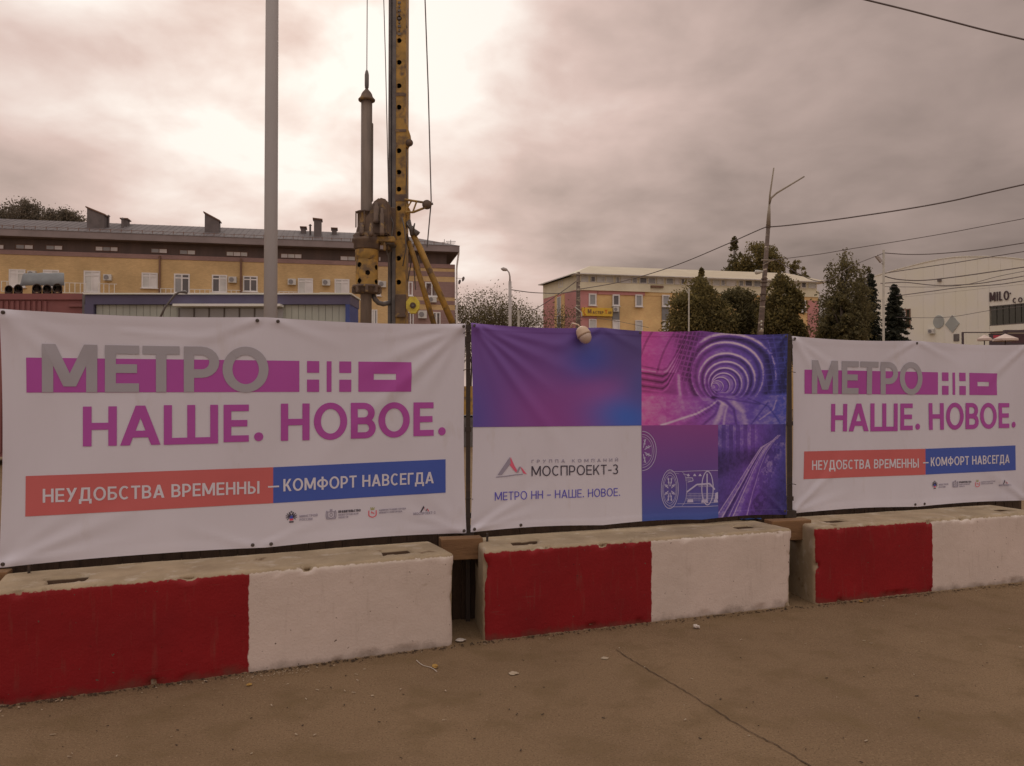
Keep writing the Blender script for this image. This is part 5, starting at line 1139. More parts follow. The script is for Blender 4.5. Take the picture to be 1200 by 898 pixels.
for x0, x1, yt, yb, pn in ((690, 699, 374, 389, CUR), (717.8, 726.3, 375, 390, CUR2), (744.5, 753, 375.5, 391, CUR), (776, 784.5, 375.5, 391, CUR)): FM.window(x0, x1, yt, yb, mb, WF, [pn], cols=1, fw=.12, o=.1)
for x0, x1, yt, yb in ((717.8, 726.3, 359.6, 374.6), (776.2, 785, 360.6, 375)): FM.pxbox(x0, x1, yt, yb, -.1, .03).build('spandrel', SPN, mb)
FM.aircon(722.6, 362.5, 6.5, 5.5, mb)
SGY = mat('sign_yellow', A(150, 110, 34), A(142, 104, 34), s=1, rough=.5); SRD = mat('sign_red', A(150, 70, 25), s=3, rough=.6); SDK = mat('sign_dark', A(92, 60, 40), s=3, rough=.6)
sg_ = root('shop_sign', FM.w(FM.s_(700), FM.z(700, 366), .3), 'yellow shop sign with dark lettering on the pink and yellow building', 'sign')
FM.pxbox(682.5, 718, 360.8, 370.4, .05, .35).build('panel', SGY, sg_)
def fac_text(F, txt, x0, x1, yb, H, w_, out, par, name, m_, gap=.2, dep=.03):
    ws = [WID.get(c, .8) for c in txt]; tot = sum(ws)+gap*(len(txt)-1); a, b = F.s_(x0, out), F.s_(x1, out); k = (b-a)/(tot*H); t = a; z0 = F.z(x0, yb, out); q = MB(); n = 0
    for c, wd in zip(txt, ws):
        if c != ' ':
            for g_ in glyph(c, wd*k, w_/H):
                n += 1; p = [F.w(t+x*H, z0+y*H, out+.0007*(n % 7)) for x, y in g_]
                if (Vector(p[0])-Vector(p[1])).length < 1e-6: p = p[1:]
                q.prism(p, F.n*dep)
        t += (wd+gap)*H*k
    return q.build(name, m_, par)
uM = mpp(96)
fac_text(FM, 'М', 689, 693.2, 367.3, 5*uM, .9*uM, .36, sg_, 'letter', SDK); fac_text(FM, 'АСТЕР', 694.5, 707.5, 367.6, 3*uM, .6*uM, .36, sg_, 'lettering', SDK); fac_text(FM, 'Т', 709, 712, 367.6, 4.4*uM, .9*uM, .36, sg_, 'letter', SRD); fac_text(FM, 'АВ', 712.8, 717, 367.8, 3*uM, .6*uM, .36, sg_, 'lettering', SDK)
q = MB(); 
for k in range(6):
    a = math.radians(110+k*26); c0 = FM.w(FM.s_(686.8, .36), FM.z(686.8, 365.6, .36), .36); q.cyl(c0+FM.e*.28*math.cos(a)+Vector((0, 0, .33*math.sin(a))), c0+FM.e*.28*math.cos(a+.5)+Vector((0, 0, .33*math.sin(a+.5))), .05, n=5)
q.build('swirl', SRD, sg_)

# ================================================================== WHITE BUILDING
FW = Facade(1020, 88, 1290, 70)
wb = root('white_building', FW.w(20, 0, -8), 'white panel clad building with arched roof and glazing at the right edge', 'building')
WP = mat('white_panel', A(150, 130, 117, .85), A(145, 125, 112, .85), s=.35, rough=.6); 
outl = [(1020, 326), (1036, 321), (1050, 317), (1062.5, 313.7), (1083, 308.3), (1103, 304), (1118, 302), (1133, 301), (1157.5, 301), (1180, 302), (1200, 304), (1245, 310), (1290, 319)]
top = [(FW.s_(x), FW.z(x, y)) for x, y in outl]; zlow = 0
def topz(t):
    for (a, b), (c, d) in zip(top, top[1:]):
        if t <= c: return b+(d-b)*(t-a)/(c-a)
    return top[-1][1]
# cladding panels between vertical seams, each a piece of its own
seams = [1020, 1036, 1049, 1062.3, 1083, 1096.5, 1107, 1121, 1133, 1147, 1160.3, 1174, 1188, 1202, 1230, 1260, 1290]
for x0, x1 in zip(seams, seams[1:]):
    a, b = FW.s_(x0)+.006, FW.s_(x1)-.006; ts = [a]+[t for t, _ in top if a < t < b]+[b]
    zsplit = FW.z(1100, 344)
    p = [FW.w(a, zsplit+.01, 0), FW.w(b, zsplit+.01, 0)]+[FW.w(t, topz(t), 0) for t in ts[::-1]]; MB().prism(p, -FW.n*.3).build('panel', WP, wb)
    if x0 < 1160: FW.box(a, b, 0, zsplit-.01, -.3, 0).build('panel', WP, wb)
q = MB(); p = [FW.w(top[0][0], 0, -.32), FW.w(top[-1][0], 0, -.32)]+[FW.w(t, z-.05, -.32) for t, z in top[::-1]]; q.prism(p, -FW.n*14); q.build('core', mat('core_wall', A(126, 106, 94), s=1), wb)
for (a, za), (b, zb3) in zip(top, top[1:]): MB().prism([FW.w(a, za+.004, .06), FW.w(b, zb3+.004, .06), FW.w(b, zb3+.09, .06), FW.w(a, za+.09, .06)], -FW.n*.6).build('parapet_cap', WP, wb)
zW1, zW0 = FW.z(1160.5, 359), FW.z(1160.5, 382)
FW.box(FW.s_(1160.3)+.02, FW.s_(1290), zW1+.01, FW.z(1100, 344)-.01, -.3, 0).build('sign_wall', WP, wb); FW.box(FW.s_(1160.3)+.02, FW.s_(1290), FW.z(1160, 389), zW0-.01, -.3, 0).build('sill_wall', WP, wb)
MIR = glass_mat('dark_green_glazing', (.045, .05, .035), .04); a, b = FW.s_(1161), FW.s_(1289); wn_ = MB(); FW.box(a, b, zW1-.08, zW1, -.25, .02, wn_); FW.box(a, b, zW0, zW0+.08, -.25, .02, wn_)
wnd = wn_.build('window', DRK, wb); x_ = 1161.5
while x_ < 1285: 
    t0, t1 = FW.s_(x_), FW.s_(x_+7.2); FW.box(t0+.04, t1-.04, zW0+.09, zW1-.09, -.2, -.1).build('pane', MIR, wnd); x_ += 7.2
# side glazing left
wl = FW.window(1053, 1068, 362.5, 385, wb, PIPE, [MIR, CUR], cols=3, fw=.1)
SIL = mat('grey_emblem', A(112, 103, 98), s=1, rough=.5)
c = FW.w(FW.s_(1101), FW.z(1101, 377.3), .0); um = mpp(82); p = [c+FW.e*6.3*um*math.cos(2*math.pi*i/28)+Vector((0, 0, 7.6*um*math.sin(2*math.pi*i/28))) for i in range(28)]; MB().prism(p, FW.n*.08).build('circle_emblem', SIL, wb)
c = FW.w(FW.s_(1117), FW.z(1117, 379.8), .0); MB().prism([c+FW.e*8.2*um, c+Vector((0, 0, 10.3*um)), c-FW.e*8.2*um, c-Vector((0, 0, 10.3*um))], FW.n*.08).build('diamond_emblem', SIL, wb)
FW.aircon(1091, 388.3, 6.5, 5.5, wb); FW.pxbox(1118, 1124.5, 391.5, 400, 0, .06).build('door', DRK, wb); FW.pxbox(1099.5, 1103.5, 326.5, 330, 0, .2).build('wall_lamp', CHM, wb)
SGN = mat('sign_black', A(50, 34, 36), s=2, rough=.5); ms = root('shop_sign', FW.w(FW.s_(1180), FW.z(1180, 350), .1), 'black shop lettering MILO concept on the white building', 'sign')
u8 = mpp(78)
fac_text(FW, 'MILO', 1160.8, 1184, 353.6, 10.6*u8, 1.75*u8, .06, ms, 'lettering', SGN, gap=.2); fac_text(FW, '°', 1184.4, 1186.2, 353.2, 10*u8, .5*u8, .06, ms, 'dot', SGN)
fac_text(FW, 'CONCEPT', 1188, 1231, 355.2, 5.6*u8, 1.15*u8, .06, ms, 'small_lettering', SGN, gap=.4)
# terrace in front of it
PG = mat('pergola_dark', A(52, 38, 40), s=2, rough=.6)
pg = root('terrace_pergola', P(1170, 420, 62), 'dark framed terrace pergola in front of the white building', 'pergola')
YT = 64.0
def fb(x0, x1, yt, yb, Ya, Yb, nm='beam', m_=PG): a, b = P(x0, yb, Ya), P(x1, yt, Ya); MB().box(a.x, b.x, Ya, Yb, a.z, b.z).build(nm, m_, pg)
fb(1128.3, 1129.6, 389.5, 463, YT, YT+.12, 'post'); fb(1128.3, 1178, 389.2, 390.3, YT-.01, YT+.1); fb(1177.8, 1180.6, 387.0, 463, YT-2, YT-1.8, 'post'); fb(1177.8, 1240, 386.8, 389.6, YT-2.01, YT-1.8); fb(1160, 1240, 391.3, 392.4, YT+.5, YT+.7)
fb(1160.5, 1240, 391.5, 463, YT+3, YT+3.1, 'back_screen'); fb(1186, 1240, 391.8, 402, YT-1.5, YT-1.4, 'awning', mat('awning_maroon', A(62, 40, 42), s=1, rough=.8))
UM = mat('parasol_canvas', A(140, 114, 104), A(130, 104, 96), s=2, rough=.85)
def parasol(x, ya, x0, x1, yb, Y, label):
    a = P(x, ya, Y); e0, e1 = P(x0, yb, Y), P(x1, yb, Y); r_ = (e1.x-e0.x)/2; f = root('parasol', (a.x, Y, 0), label, 'parasol', 'canvas parasols on the terrace'); q = MB(); n_ = 8; vs = [a]
    vs += [(a.x+r_*math.cos(2*math.pi*i/n_), Y+r_*math.sin(2*math.pi*i/n_), e0.z) for i in range(n_)]+[(a.x+r_*math.cos(2*math.pi*i/n_), Y+r_*math.sin(2*math.pi*i/n_), e0.z-.16) for i in range(n_)]
    q.add(vs, [(0, 1+i, 1+(i+1) % n_) for i in range(n_)]+[(1+i, 1+n_+i, 1+n_+(i+1) % n_, 1+(i+1) % n_) for i in range(n_)]); q.build('canopy', UM, f); MB().cyl((a.x, Y, 0), (a.x, Y, a.z-.05), .04, n=8).build('pole', PG, f)
    for i in range(n_): MB().cyl((a.x, Y, a.z-.03), (a.x+r_*.98*math.cos(2*math.pi*i/n_), Y+r_*.98*math.sin(2*math.pi*i/n_), e0.z-.03), .02, n=4).build('rib', PG, f)
    return f
parasol(1153.5, 392.3, 1145.5, 1161.5, 397, 60, 'left one of two pale parasols on the terrace, clear against the white wall'); parasol(1178, 391.2, 1163, 1190, 397.3, 61, 'right-hand wider pale parasol half hidden by the pergola post')
o = MB().box(P(1168, 396, 63).x, P(1176, 396, 63).x, 63.4, 63.45, P(1168, 396, 63).z, P(1168, 392.5, 63).z).build('red_board', mat('board_red', A(130, 40, 48), s=3, rough=.6)); tag(o, 'small red board between the two parasols on the terrace', 'board')

# ================================================================== POLES AND WIRES
CNC = mat('pole_concrete', A(104, 86, 74), A(86, 70, 60), s=2, rough=.9, bump=.2); DWD = mat('weathered_pole', A(72, 54, 47), A(58, 44, 38), s=3, rough=.9, c3=A(130, 108, 92), s3=2, lo3=.56, hi3=.66, stretch=(1, 1, 3))
LGT = mat('pale_metal', A(134, 118, 108), s=2, rough=.45); WIR = mat('cable_black', A(72, 58, 56), s=3, rough=.7)
# big concrete pole with two bare arms
Y = 40.0; f = root('utility_pole', (P(890, 460, Y).x, Y, 0), 'tall leaning concrete pole with two bare lamp arms among the trees', 'pole')
MB().tube([(P(889, 460, Y).x, Y, 0), P(891, 391, Y), P(900.4, 265, Y)], [.17, .15, .10], 10).build('shaft', DWD, f, True)
MB().tube([P(900.3, 267, Y), P(901, 251, Y), P(901.6, 240, Y)], [.12, .09, .05], 10).build('head_sleeve', CNC, f, True)
MB().tube([P(901.5, 242, Y), P(902.3, 228, Y), P(906.8, 197, Y)], [.05, .045, .035], 8).build('arm', CNC, f, True)
MB().tube([P(901.5, 240, Y), P(903.5, 232.5, Y), P(910, 226.5, Y), P(942.5, 207, Y)], [.05, .05, .045, .035], 8).build('arm', CNC, f, True)
MB().tube([P(892, 305, Y-.2), P(907, 305.5, Y-.2)], .04, 6).build('crossbar', CNC, f); MB().tube([P(894, 311, Y-.2), P(903, 306, Y-.2)], .03, 6).build('crossbar', CNC, f)
MB().lathe(P(890.5, 318.8, Y-.2), (-1, 0, -.1), [(-.15, .04), (0, .09), (.2, .12), (.26, .03)], 10).build('floodlight', LGT, f)
for y in (266, 310, 327, 331, 336, 345, 352): p = P(900.4-(y-265)*.0746, y, Y); MB().cyl(p+Vector((0, 0, -.02)), p+Vector((0, 0, .02)), .135+.0006*(y-265), n=10).build('band', DWD, f)
for y in (377, 381, 386): p = P(892.3, y, Y-.2); MB().lathe(p, (0, 0, 1), [(-.05, .02), (0, .05), (.06, .02)], 6).build('insulator', LGT, f)
# brown pole in front of the pink building
Y = 60.0; f = root('utility_pole', (P(678, 460, Y).x, Y, 0), 'dark weathered pole standing before the corner of the pink building', 'pole')
MB().tube([(P(678, 460, Y).x, Y, 0), P(677.5, 392, Y), P(677.6, 319, Y)], [.2, .19, .13], 10).build('shaft', DWD, f, True)
MB().tube([P(673.5, 360, Y-.25), P(678, 363.5, Y-.25), P(681.5, 366.5, Y-.25), P(681.8, 371, Y-.25)], .05, 6).build('bracket', LGT, f)
for y in (322, 330, 341, 352, 374): MB().cyl(P(677.6, y, Y)-Vector((0, 0, .04)), P(677.6, y, Y)+Vector((0, 0, .04)), .18, n=10).build('band', CNC, f)
# street lamp in the gap
Y = 52.0; f = root('street_lamp', (P(598, 460, Y).x, Y, 0), 'street lamp with curved arm in the gap beside the bare birches', 'street lamp'); GP = mat('lamp_grey', A(118, 100, 94), s=2, rough=.6)
MB().tube([(P(598, 460, Y).x, Y, 0), P(597.6, 330, Y)], [.11, .10], 10).build('shaft', GP, f, True); MB().tube([P(597.6, 331, Y), P(597.5, 324, Y), P(596.5, 319.5, Y), P(594, 316.3, Y)], [.06, .05, .045, .04], 8).build('arm', GP, f, True)
MB().lathe(P(594.6, 316.6, Y), (-1, 0, .22), [(0, .05), (.08, .10), (.28, .13), (.40, .06), (.44, .01)], 10).build('lantern', GP, f, True)
Y = 70; o = MB().cyl((P(607.7, 460, Y).x, Y, 0), P(607.7, 364, Y), .10, n=8).build('white_marker_post', LGT); tag(o, 'short pale post between the street lamp and the pink building', 'post')
# thin pale poles
Y = 50; f = root('thin_pole', (P(807, 460, Y).x, Y, 0), 'thin pale pole in front of the dark trees, left of the leaning pole', 'pole'); MB().cyl((P(807, 460, Y).x, Y, 0), P(807.3, 338, Y), .045, n=8).build('shaft', LGT, f); MB().tube([P(807.3, 345, Y), P(804, 340, Y)], .03, 6).build('arm', LGT, f)
Y = 45; f = root('lamp_pole', (P(1035, 460, Y).x, Y, 0), 'slim pole with small tilted floodlight between the two spruces', 'pole'); MB().cyl((P(1035, 460, Y).x, Y, 0), P(1035.5, 293, Y), .065, n=8).build('shaft', LGT, f)
MB().obox(P(1029.8, 303.5, Y-.1), Vector((.62, 0, -.78)), Vector((.78, 0, .62)), (0, 1, 0), .24, .07, .08).build('floodlight', GP, f); MB().tube([P(1033, 309, Y), P(1035.5, 309.5, Y)], .03, 6).build('bracket', GP, f)
def wire(pts, r_, label, group='overhead cables', sub=8):
    pw = [P(a, b, y) for a, b, y in pts]
    if pts[-1][0] > 1205: pw.append(pw[-1]+(pw[-1]-pw[-2])*4)
    if pts[0][0] < 970 and pts[0][1] < 0: pw.insert(0, pw[0]+(pw[0]-pw[1])*6)
    out = []
    for k in range(len(pw)-1):                   # Catmull-Rom through the points
        p0, p1_, p2_, p3 = pw[max(k-1, 0)], pw[k], pw[k+1], pw[min(k+2, len(pw)-1)]
        for i in range(sub):
            t = i/sub; out.append(.5*((2*p1_)+(p2_-p0)*t+(2*p0-5*p1_+4*p2_-p3)*t*t+(3*p1_-p0-3*p2_+p3)*t**3))
    out.append(pw[-1]); o = MB().tube(out, r_, 6).build('overhead_cable', WIR, smooth=True); tag(o, label, 'cable', group); return o
wire([(960, -14, 12), (1015, 0, 12), (1060, 11, 12), (1110, 24, 12), (1160, 37, 12), (1215, 50, 12)], .013, 'thick cable crossing the top right corner of the sky')
wire([(903, 266, 40), (930, 263.5, 39), (1000, 254.5, 37), (1100, 238.5, 34), (1215, 213, 31)], .032, 'cable from the leaning pole rising to the right edge, highest of those')
wire([(900, 267, 40), (893, 268, 40.3), (850, 287, 44), (800, 308, 49), (760, 321.5, 53), (720, 332, 57), (679, 339, 60)], .028, 'cable from the leaning pole down to the weathered pole')
wire([(679, 341, 60), (655, 343.8, 58), (637, 343.6, 56), (620, 342.6, 54), (598, 339.5, 52)], .03, 'cable between the street lamp and the weathered pole')
wire([(679, 327, 60), (660, 341, 63), (637, 356.5, 66), (623, 363.5, 68), (607, 361.5, 70)], .03, 'cable from the weathered pole sagging past the pink wall to the pale post')
wire([(905, 305, 40), (960, 298, 40), (1000, 291.3, 39), (1100, 275, 38), (1215, 253.5, 36)], .018, 'faint thin cable below the highest one, over the birch')
wire([(905, 303, 40), (960, 330, 42), (1000, 311, 43), (1035, 297, 45)], .02, 'sagging cable rising from the birch to the slim pole top')
wire([(1035.5, 296.5, 45), (1065, 298.3, 45), (1100, 297.3, 44), (1150, 292.5, 42), (1215, 282.5, 40)], .026, 'cable from the slim pole top across the sky to the right')
wire([(1035.5, 320.5, 45), (1075, 314.5, 45), (1117, 308.3, 44), (1157, 301.8, 43), (1215, 292.5, 42)], .024, 'cable along the arched roofline of the white building')
wire([(1035.5, 323.5, 45), (1052, 327.5, 45), (1080, 328.8, 45), (1117, 325, 44), (1160, 319, 43), (1215, 311, 42)], .030, 'upper cable crossing the white wall above the shop lettering')
wire([(1032, 332.3, 45), (1060, 331, 45), (1098, 334.6, 44), (1140, 333, 43), (1175, 328, 42), (1215, 321, 42)], .026, 'middle cable crossing the white wall, dipping at its centre')
wire([(1050, 347, 50), (1095, 341, 48), (1125, 337, 46), (1170, 333.5, 44), (1215, 327, 42)], .026, 'lowest thick cable crossing the white wall above the shop lettering')
wire([(1035, 336, 50), (1090, 336.5, 48), (1130, 334, 46), (1170, 324, 44), (1215, 315, 42)], .016, 'thin cable crossing between the thicker ones on the white wall')
wire([(1050, 372, 52), (1108, 372, 50), (1160, 364, 48), (1215, 357, 46)], .016, 'thin cable across the two grey emblems of the white building')
wire([(760, 404-20, 58), (720, 376, 58), (690, 372.5, 59), (650, 371, 60)], .016, 'thin cable low across the front of the pink and yellow building')

# ================================================================== TREES
def leafmat(nm, c, c2, c3, k=1.0):
    return leaf_mat(nm, c, c2, c3)
LF = leafmat('foliage_olive', (.19, .160, .065), (.125, .108, .052), (.29, .235, .085)); LFD = leafmat('foliage_dark', (.155, .135, .068), (.105, .094, .052), (.21, .18, .075)); LFS = leafmat('spruce_needles', (.062, .068, .052), (.048, .054, .042), (.085, .09, .062)); LFB = leafmat('birch_foliage', (.17, .15, .075), (.12, .105, .058), (.23, .20, .09)); LFT = leafmat('thin_birch_leaves', (.17, .15, .075), (.12, .105, .06), (.22, .19, .085)); BRL = mat('pale_bark', (.085, .062, .048), (.12, .09, .075), s=3, rough=.9); BRK = mat('bark', (.06, .045, .035), (.1, .08, .065), s=3, rough=.9); LFF = leafmat('far_foliage_hazed', (.19, .165, .13), (.15, .13, .10), (.22, .19, .14))  # LFF is paler and greyer: haze put into the far leaf colour
def leaves(centers, sizes, rg, elong=1.0):
    n = len(centers); a = rg.normal(size=(n, 3)); a /= np.linalg.norm(a, axis=1)[:, None]; b = rg.normal(size=(n, 3)); b -= (b*a).sum(1)[:, None]*a; b /= np.linalg.norm(b, axis=1)[:, None]
    s_ = sizes[:, None]; V_ = np.stack([centers-a*s_*elong, centers+b*s_*.55, centers+a*s_*elong, centers-b*s_*.55], 1).reshape(-1, 3); F_ = np.arange(4*n).reshape(n, 4); return V_, F_
def broad(x0, x1, yt, yb, Y, label, m_, seed, n=5200, size=.16, dens=1.0, group='trees', skew=0.0, name='tree', clumps=60, shape='round', trunkm=BRK, wisp=0.0):
    rg = np.random.default_rng(seed); a, b = P(x0, yb, Y), P(x1, yb, Y); top = zat(yt, Y, (x0+x1)/2); W_ = b.x-a.x; cx_ = (a.x+b.x)/2; zb_ = max(1.2, a.z); H_ = top-zb_
    f = root(name, (cx_, Y, 0), label, 'tree', group)
    cl = []; 
    while len(cl) < clumps:
        q = rg.uniform(-1, 1, 3); h = (q[2]+1)/2
        prof = {'round': math.sqrt(max(0, 1-(2*h-1)**2))*.9+.1, 'cone': 1.0-.85*h, 'egg': min(1, (h+.55))*max(0, 1-h**2.2)**.62}[shape]
        if math.hypot(q[0], q[1]) < prof: cl.append((cx_+q[0]*W_/2*.86+skew*h*W_, Y+q[1]*W_/2*.86, zb_+h*H_*.97, (.10+.11*rg.random())*W_*(1.15-.6*h)))
    if shape != 'round':                       # leading shoots give the outline its points
        for i in range(12):
            q = rg.uniform(-1, 1, 2)*(.75 if shape == 'egg' else .12); hh_ = (1-abs(q[0])**1.5*.45)*(.80+.14*rg.random()); 
            for j in range(5): cl.append((cx_+q[0]*W_/2*(1-.12*j)+skew*hh_*W_, Y+q[1]*W_/2*.8, zb_+H_*(hh_+.022*j), W_*(.060-.009*j)))
    cl = np.array(cl); w_ = cl[:, 3]**2; k = rg.choice(len(cl), n, p=w_/w_.sum())
    d = rg.normal(size=(n, 3)); d /= np.linalg.norm(d, axis=1)[:, None]; rr = rg.random(n)**.45; c = cl[k, :3]+d*(cl[k, 3]*rr*(1+wisp*rg.random(n)))[:, None]*np.array([1, 1, .85]); c[:, 2] = np.maximum(c[:, 2], .4)
    V_, F_ = leaves(c, size*(.6+.8*rg.random(n)), rg); npmesh('crown', V_, F_, m_, f)
    t = MB(); t.tube([(cx_, Y, 0), (cx_+.1, Y, zb_+H_*.3), (cx_+skew*W_*.8, Y, top-.12*H_)], [.02*H_+.08, .014*H_+.05, .02], 8)
    for i in range(0, min(len(cl)-1, 14)):
        z0 = zb_+max(0, (cl[i, 2]-zb_))*.55; t.tube([(cx_, Y, z0), ((cx_+cl[i, 0])/2, (Y+cl[i, 1])/2, (z0+cl[i, 2])/2+.1), tuple(cl[i, :3])], [.06, .04, .015], 5)
    t.build('trunk', trunkm, f, True); return f
def bare(x0, x1, yt, Y, label, seed, n=2200, size=.14, group='bare birches in the gap', stems=3, ybase=400):
    rg = random.Random(seed); nr = np.random.default_rng(seed); a, b = P(x0, ybase, Y), P(x1, ybase, Y); W_ = b.x-a.x; cx_ = (a.x+b.x)/2; top = zat(yt, Y)
    f = root('birch_tree', (cx_, Y, 0), label, 'tree', group); t = MB(); tips = []
    def grow(p, d, ln, r_, lv):
        q = p+d*ln; t.tube([p, p+d*ln*.5+Vector((rg.uniform(-1, 1), rg.uniform(-1, 1), 0))*ln*.04, q], [r_, r_*.8, r_*.62], 5)
        tips.append((q, lv)); tips.append((p+d*ln*.6, lv))
        if lv < 5:
            for _ in range(3 if lv < 3 else 2):
                dd = (d+Vector((rg.uniform(-1, 1)*.62, rg.uniform(-1, 1)*.62, rg.uniform(-.05, .5)))).normalized(); grow(p+d*ln*rg.uniform(.5, 1), dd, ln*rg.uniform(.55, .75), r_*.55, lv+1)
    for s_ in range(stems):
        p = Vector((cx_+W_*(s_/(max(1, stems-1))-.5)*.5*(stems > 1), Y+rg.uniform(-.5, .5), 0)); grow(p, Vector((rg.uniform(-.12, .12), 0, 1)).normalized(), top*.46, .09*W_/5+.05, 0)
    zm = max(v[2] for v in t.v); sc_ = top/zm; t.v = [(v[0], v[1], v[2]*sc_) for v in t.v]; t.build('trunk', BRL, f, True)
    tp = np.array([(q.x, q.y, q.z*sc_) for q, lv in tips if lv >= 2]); k = nr.integers(0, len(tp), n); c = tp[k]+nr.normal(size=(n, 3))*.5
    V_, F_ = leaves(c, size*.8*(.5+.8*nr.random(n)), nr); npmesh('crown', V_, F_, LFT, f); return f
def spruce(x0, x1, yt, yb, Y, label, seed, group='dark spruces'):
    rg = np.random.default_rng(seed); a, b = P(x0, yb, Y), P(x1, yb, Y); cx_ = (a.x+b.x)/2; W_ = b.x-a.x; top = zat(yt, Y); zb_ = max(.6, a.z-1.5)
    f = root('spruce_tree', (cx_, Y, 0), label, 'tree', group); C_ = []; S_ = []; t = MB(); t.tube([(cx_, Y, 0), (cx_, Y, top)], [.16, .01], 8)
    nl = 22
    for l_ in range(nl):
        h = l_/nl; z = 0; nb = 12
        for k in range(nb):
            h = (l_+rg.random())/nl; z = zb_+(top-zb_)*h; R_ = W_/2*1.08*(1-h)**.88*(.75+.4*rg.random())+.06; an = rg.random()*6.283; L_ = R_*(.7+.4*rg.random()); c_, s_ = math.cos(an), math.sin(an); m_ = max(4, int(L_/.07))
            t.tube([(cx_, Y, z), (cx_+c_*L_, Y+s_*L_, z-.28*L_)], [.025, .006], 4)
            for i in range(m_):
                r0 = (i+1)/m_*L_
                for _ in range(4): C_.append((cx_+c_*r0+rg.normal()*.07, Y+s_*r0+rg.normal()*.07, z-.28*r0+.06*math.sin(r0*3)-.12*rg.random())); S_.append(.12*(1.2-.5*i/m_))
    for i in range(30): C_.append((cx_+rg.normal()*.03, Y+rg.normal()*.03, top-rg.random()*.5)); S_.append(.08)
    V_, F_ = leaves(np.array(C_), np.array(S_), rg, 1.2); npmesh('crown', V_, F_, LFS, f); t.build('trunk', BRK, f); return f
# far trees behind the left building
for k, (x0, x1, yt, lb_) in enumerate(((-45, 22, 246, 'leafy treetop above the far left end of the brown roof'), (2, 60, 236, 'tallest treetop above the brown roof, left of the chimneys'), (50, 98, 246, 'low treetop just left of the nearest chimney'))):
    broad(x0, x1, yt, 272, 105, lb_, LFF, 50+k, n=9000, size=.13, clumps=70, shape='egg', group='treetops behind the brick building', wisp=1.8)
bare(540, 590, 336, 95, 'bare birches with thin leaves beside the brick building corner', 3, n=6000, stems=4); bare(563, 600, 343, 88, 'smaller sparse birch close to the street lamp', 8, n=3500, stems=3); bare(606, 640, 357, 92, 'low sparse birch before the pink side wall', 12, n=3000, stems=3); bare(520, 545, 366, 90, 'low bush tree half behind the brick building corner', 21, n=1800, stems=2)
# behind and before the middle building
broad(838, 884, 279, 345, 128, 'dark conifer behind the cream roof, left of the leaning pole', LFD, 61, n=8000, size=.2, shape='cone', clumps=70, group='trees behind the cream roof')
broad(862, 922, 283, 345, 125, 'round leafy tree behind the cream roof at the leaning pole', LF, 62, n=12000, size=.2, clumps=100, group='trees behind the cream roof', wisp=.4)
broad(918, 948, 306, 350, 128, 'low leafy tree behind the right end of the cream roof', LF, 63, n=4000, size=.2, clumps=40, group='trees behind the cream roof', wisp=.5)
broad(776, 862, 322, 425, 62, 'broad olive green tree before the ochre wall, left of the others', LF, 64, n=30000, size=.11, clumps=150, shape='egg', group='trees before the middle building', wisp=.5)
broad(806, 838, 315, 360, 64, 'pointed crown rising above the broad olive tree', LF, 65, n=9000, size=.11, clumps=50, shape='cone', group='trees before the middle building')
broad(822, 910, 331, 425, 64, 'lower dark tree between the broad olive tree and the leaning pole', LFD, 66, n=30000, size=.11, clumps=150, shape='egg', group='trees before the middle building', wisp=.2)
broad(882, 948, 315, 425, 60, 'tall olive tree directly right of the leaning pole', LF, 67, n=30000, size=.11, clumps=150, shape='egg', group='trees before the middle building', wisp=.2)
broad(952, 1016, 287, 430, 54, 'tall wispy birch between the middle building and the spruces', LFB, 68, n=17000, size=.085, clumps=130, shape='egg', group='trees before the middle building', wisp=1.1, skew=.08)
broad(957, 1014, 342, 430, 52, 'dense dark shrubby tree under the wispy birch', LFD, 69, n=20000, size=.10, clumps=90, shape='egg', group='trees before the middle building')
broad(1000, 1026, 306, 400, 56, 'thin loose sapling between birch and spruce', LFB, 71, n=3000, size=.09, clumps=50, group='trees before the middle building', wisp=1.0)
spruce(996, 1046, 321, 420, 58, 'left and taller of the two dark spruces before the white building', 5); spruce(1018, 1080, 334, 420, 56, 'right and lower of the two dark spruces before the white building', 6)
broad(1195, 1230, 298, 330, 120, 'treetop showing above the white building at the right edge', LFD, 73, n=900, size=.3, clumps=20, group='trees behind the cream roof')

# ================================================================== LITTER
SCR = mat('pale_scrap', (.5, .42, .32), (.38, .30, .2), s=30, rough=.8); q = MB(); rs = random.Random(4)
def chip(x, y, s_, mb_):
    z0 = gz(x, y)+.003; a = rs.uniform(0, 3.14); l_ = s_*rs.uniform(.8, 2.6); w_ = s_*rs.uniform(.3, .7); c_, s2 = math.cos(a), math.sin(a)
    p = [(-l_, -w_), (l_*.8, -w_*.8), (l_, w_*.7), (-l_*.7, w_)]; mb_.prism([(x+c_*u1-s2*v1, y+s2*u1+c_*v1, z0+rs.uniform(0, .003)) for u1, v1 in p], (0, 0, .002+s_*.2))
for _ in range(90):
    px = rs.uniform(0, 1200); yb = 828-.1345*px if px < 532 else (752-.114*(px-567) if px < 930 else 708-.108*(px-956)); t = rs.random()**3; py = yb+4+t*(890-yb)
    g = G(px, py); chip(g.x, g.y, rs.uniform(.0025, .006), q)
for _ in range(60): px = rs.gauss(320, 28); g = G(px, 828-.1345*px+4+abs(rs.gauss(0, 4))); chip(g.x, g.y, .003, q)
o = q.build('wood_chips', SCR); tag(o, kind='stuff')
DKC = mat('dark_grit', (.05, .035, .025), s=30); q = MB()
for _ in range(60): g = G(rs.uniform(0, 1200), rs.uniform(765, 896)); chip(g.x, g.y, rs.uniform(.002, .005), q)
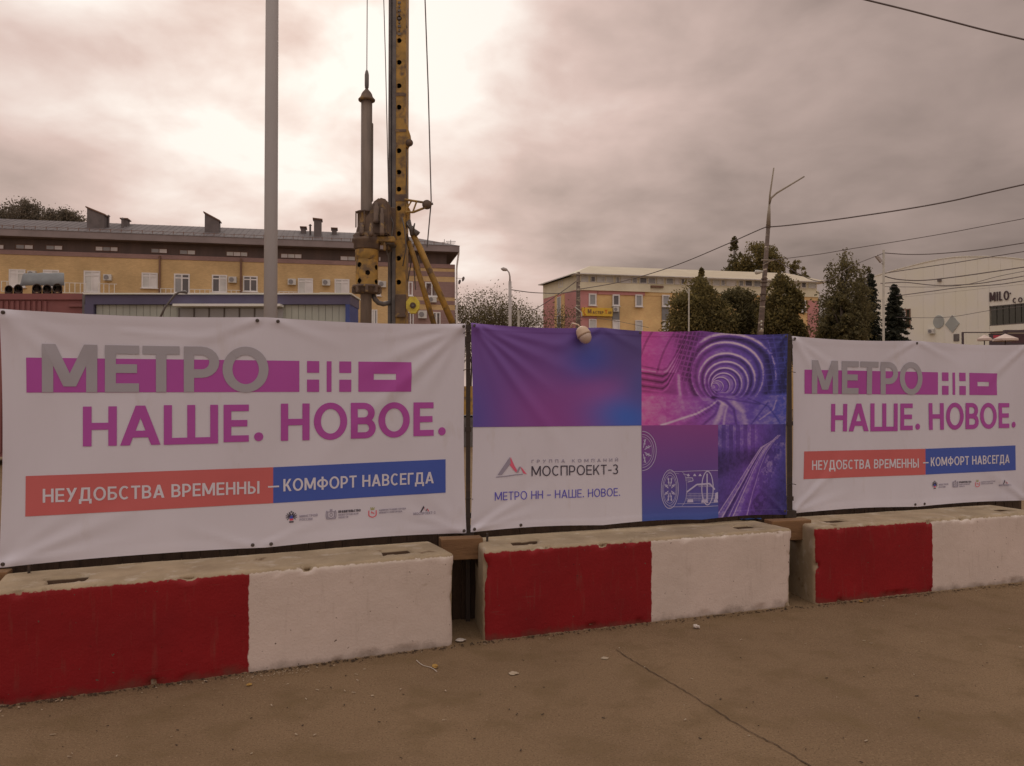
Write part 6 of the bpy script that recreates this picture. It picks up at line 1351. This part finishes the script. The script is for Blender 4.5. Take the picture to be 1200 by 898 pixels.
tag(q.build('grit', DKC), kind='stuff')
DRT = mat('dirt_line', (.085, .058, .038), (.06, .042, .03), s=15, rough=.95, bump=.4)
q = MB()
for _ in range(700):
    px = rs.uniform(-5, 1205); yb = 829-.1345*px if px < 532 else (753-.114*(px-567) if px < 935 else 709.5-.108*(px-956)); g = G(px, yb+abs(rs.gauss(0, 1.6))); chip(g.x, g.y, rs.uniform(.002, .006), q)
tag(q.build('road_dirt', DRT), kind='stuff')
def crumple(px, py, s_, label, m_=SCR, flat=.5, name='paper_scrap'):
    g = G(px, py); bm = bmesh.new(); bmesh.ops.create_icosphere(bm, subdivisions=2, radius=s_)
    for v in bm.verts: v.co *= 1+.55*mnoise.noise(v.co/s_*1.3+Vector((px, 0, 0))); v.co.z *= flat
    zmin = min(v.co.z for v in bm.verts); me = bpy.data.meshes.new(name); bm.to_mesh(me); bm.free(); me.materials.append(m_); o = bpy.data.objects.new(name, me); COL.objects.link(o); o.location = (g.x, g.y, gz(g.x, g.y)+.002-zmin); return tag(o, label, 'litter', 'litter on the asphalt')
PAP = mat('white_paper', (.62, .56, .5), s=40, rough=.8); YP = mat('yellow_wrapper', (.42, .25, .06), s=40, rough=.6)
crumple(816, 737, .022, 'crumpled white scrap below the white half of the middle block', PAP, .6); crumple(602, 790, .026, 'flat pale scrap on the asphalt left of the crack', SCR, .12); crumple(510, 783, .018, 'brown and yellow scrap below the gap between the first two blocks', YP, .5)
crumple(292, 804, .014, 'small yellow wrapper at the foot of the nearest block', YP, .4); crumple(1009, 706, .016, 'small yellow wrapper at the foot of the farthest block', YP, .3); crumple(709, 772, .022, 'thin pale scrap near the start of the crack', SCR, .10); crumple(540, 752, .03, 'white paper scrap in the gap between the first two blocks', PAP, .25)
pts = [G(488+t*24, 775+t*14+1.5*math.sin(t*6)) for t in [i/12 for i in range(13)]]; o = MB().tube([p+Vector((0, 0, .006)) for p in pts], .0022, 5).build('string', PAP); tag(o, 'thin white string lying on the asphalt near the block gap', 'string')
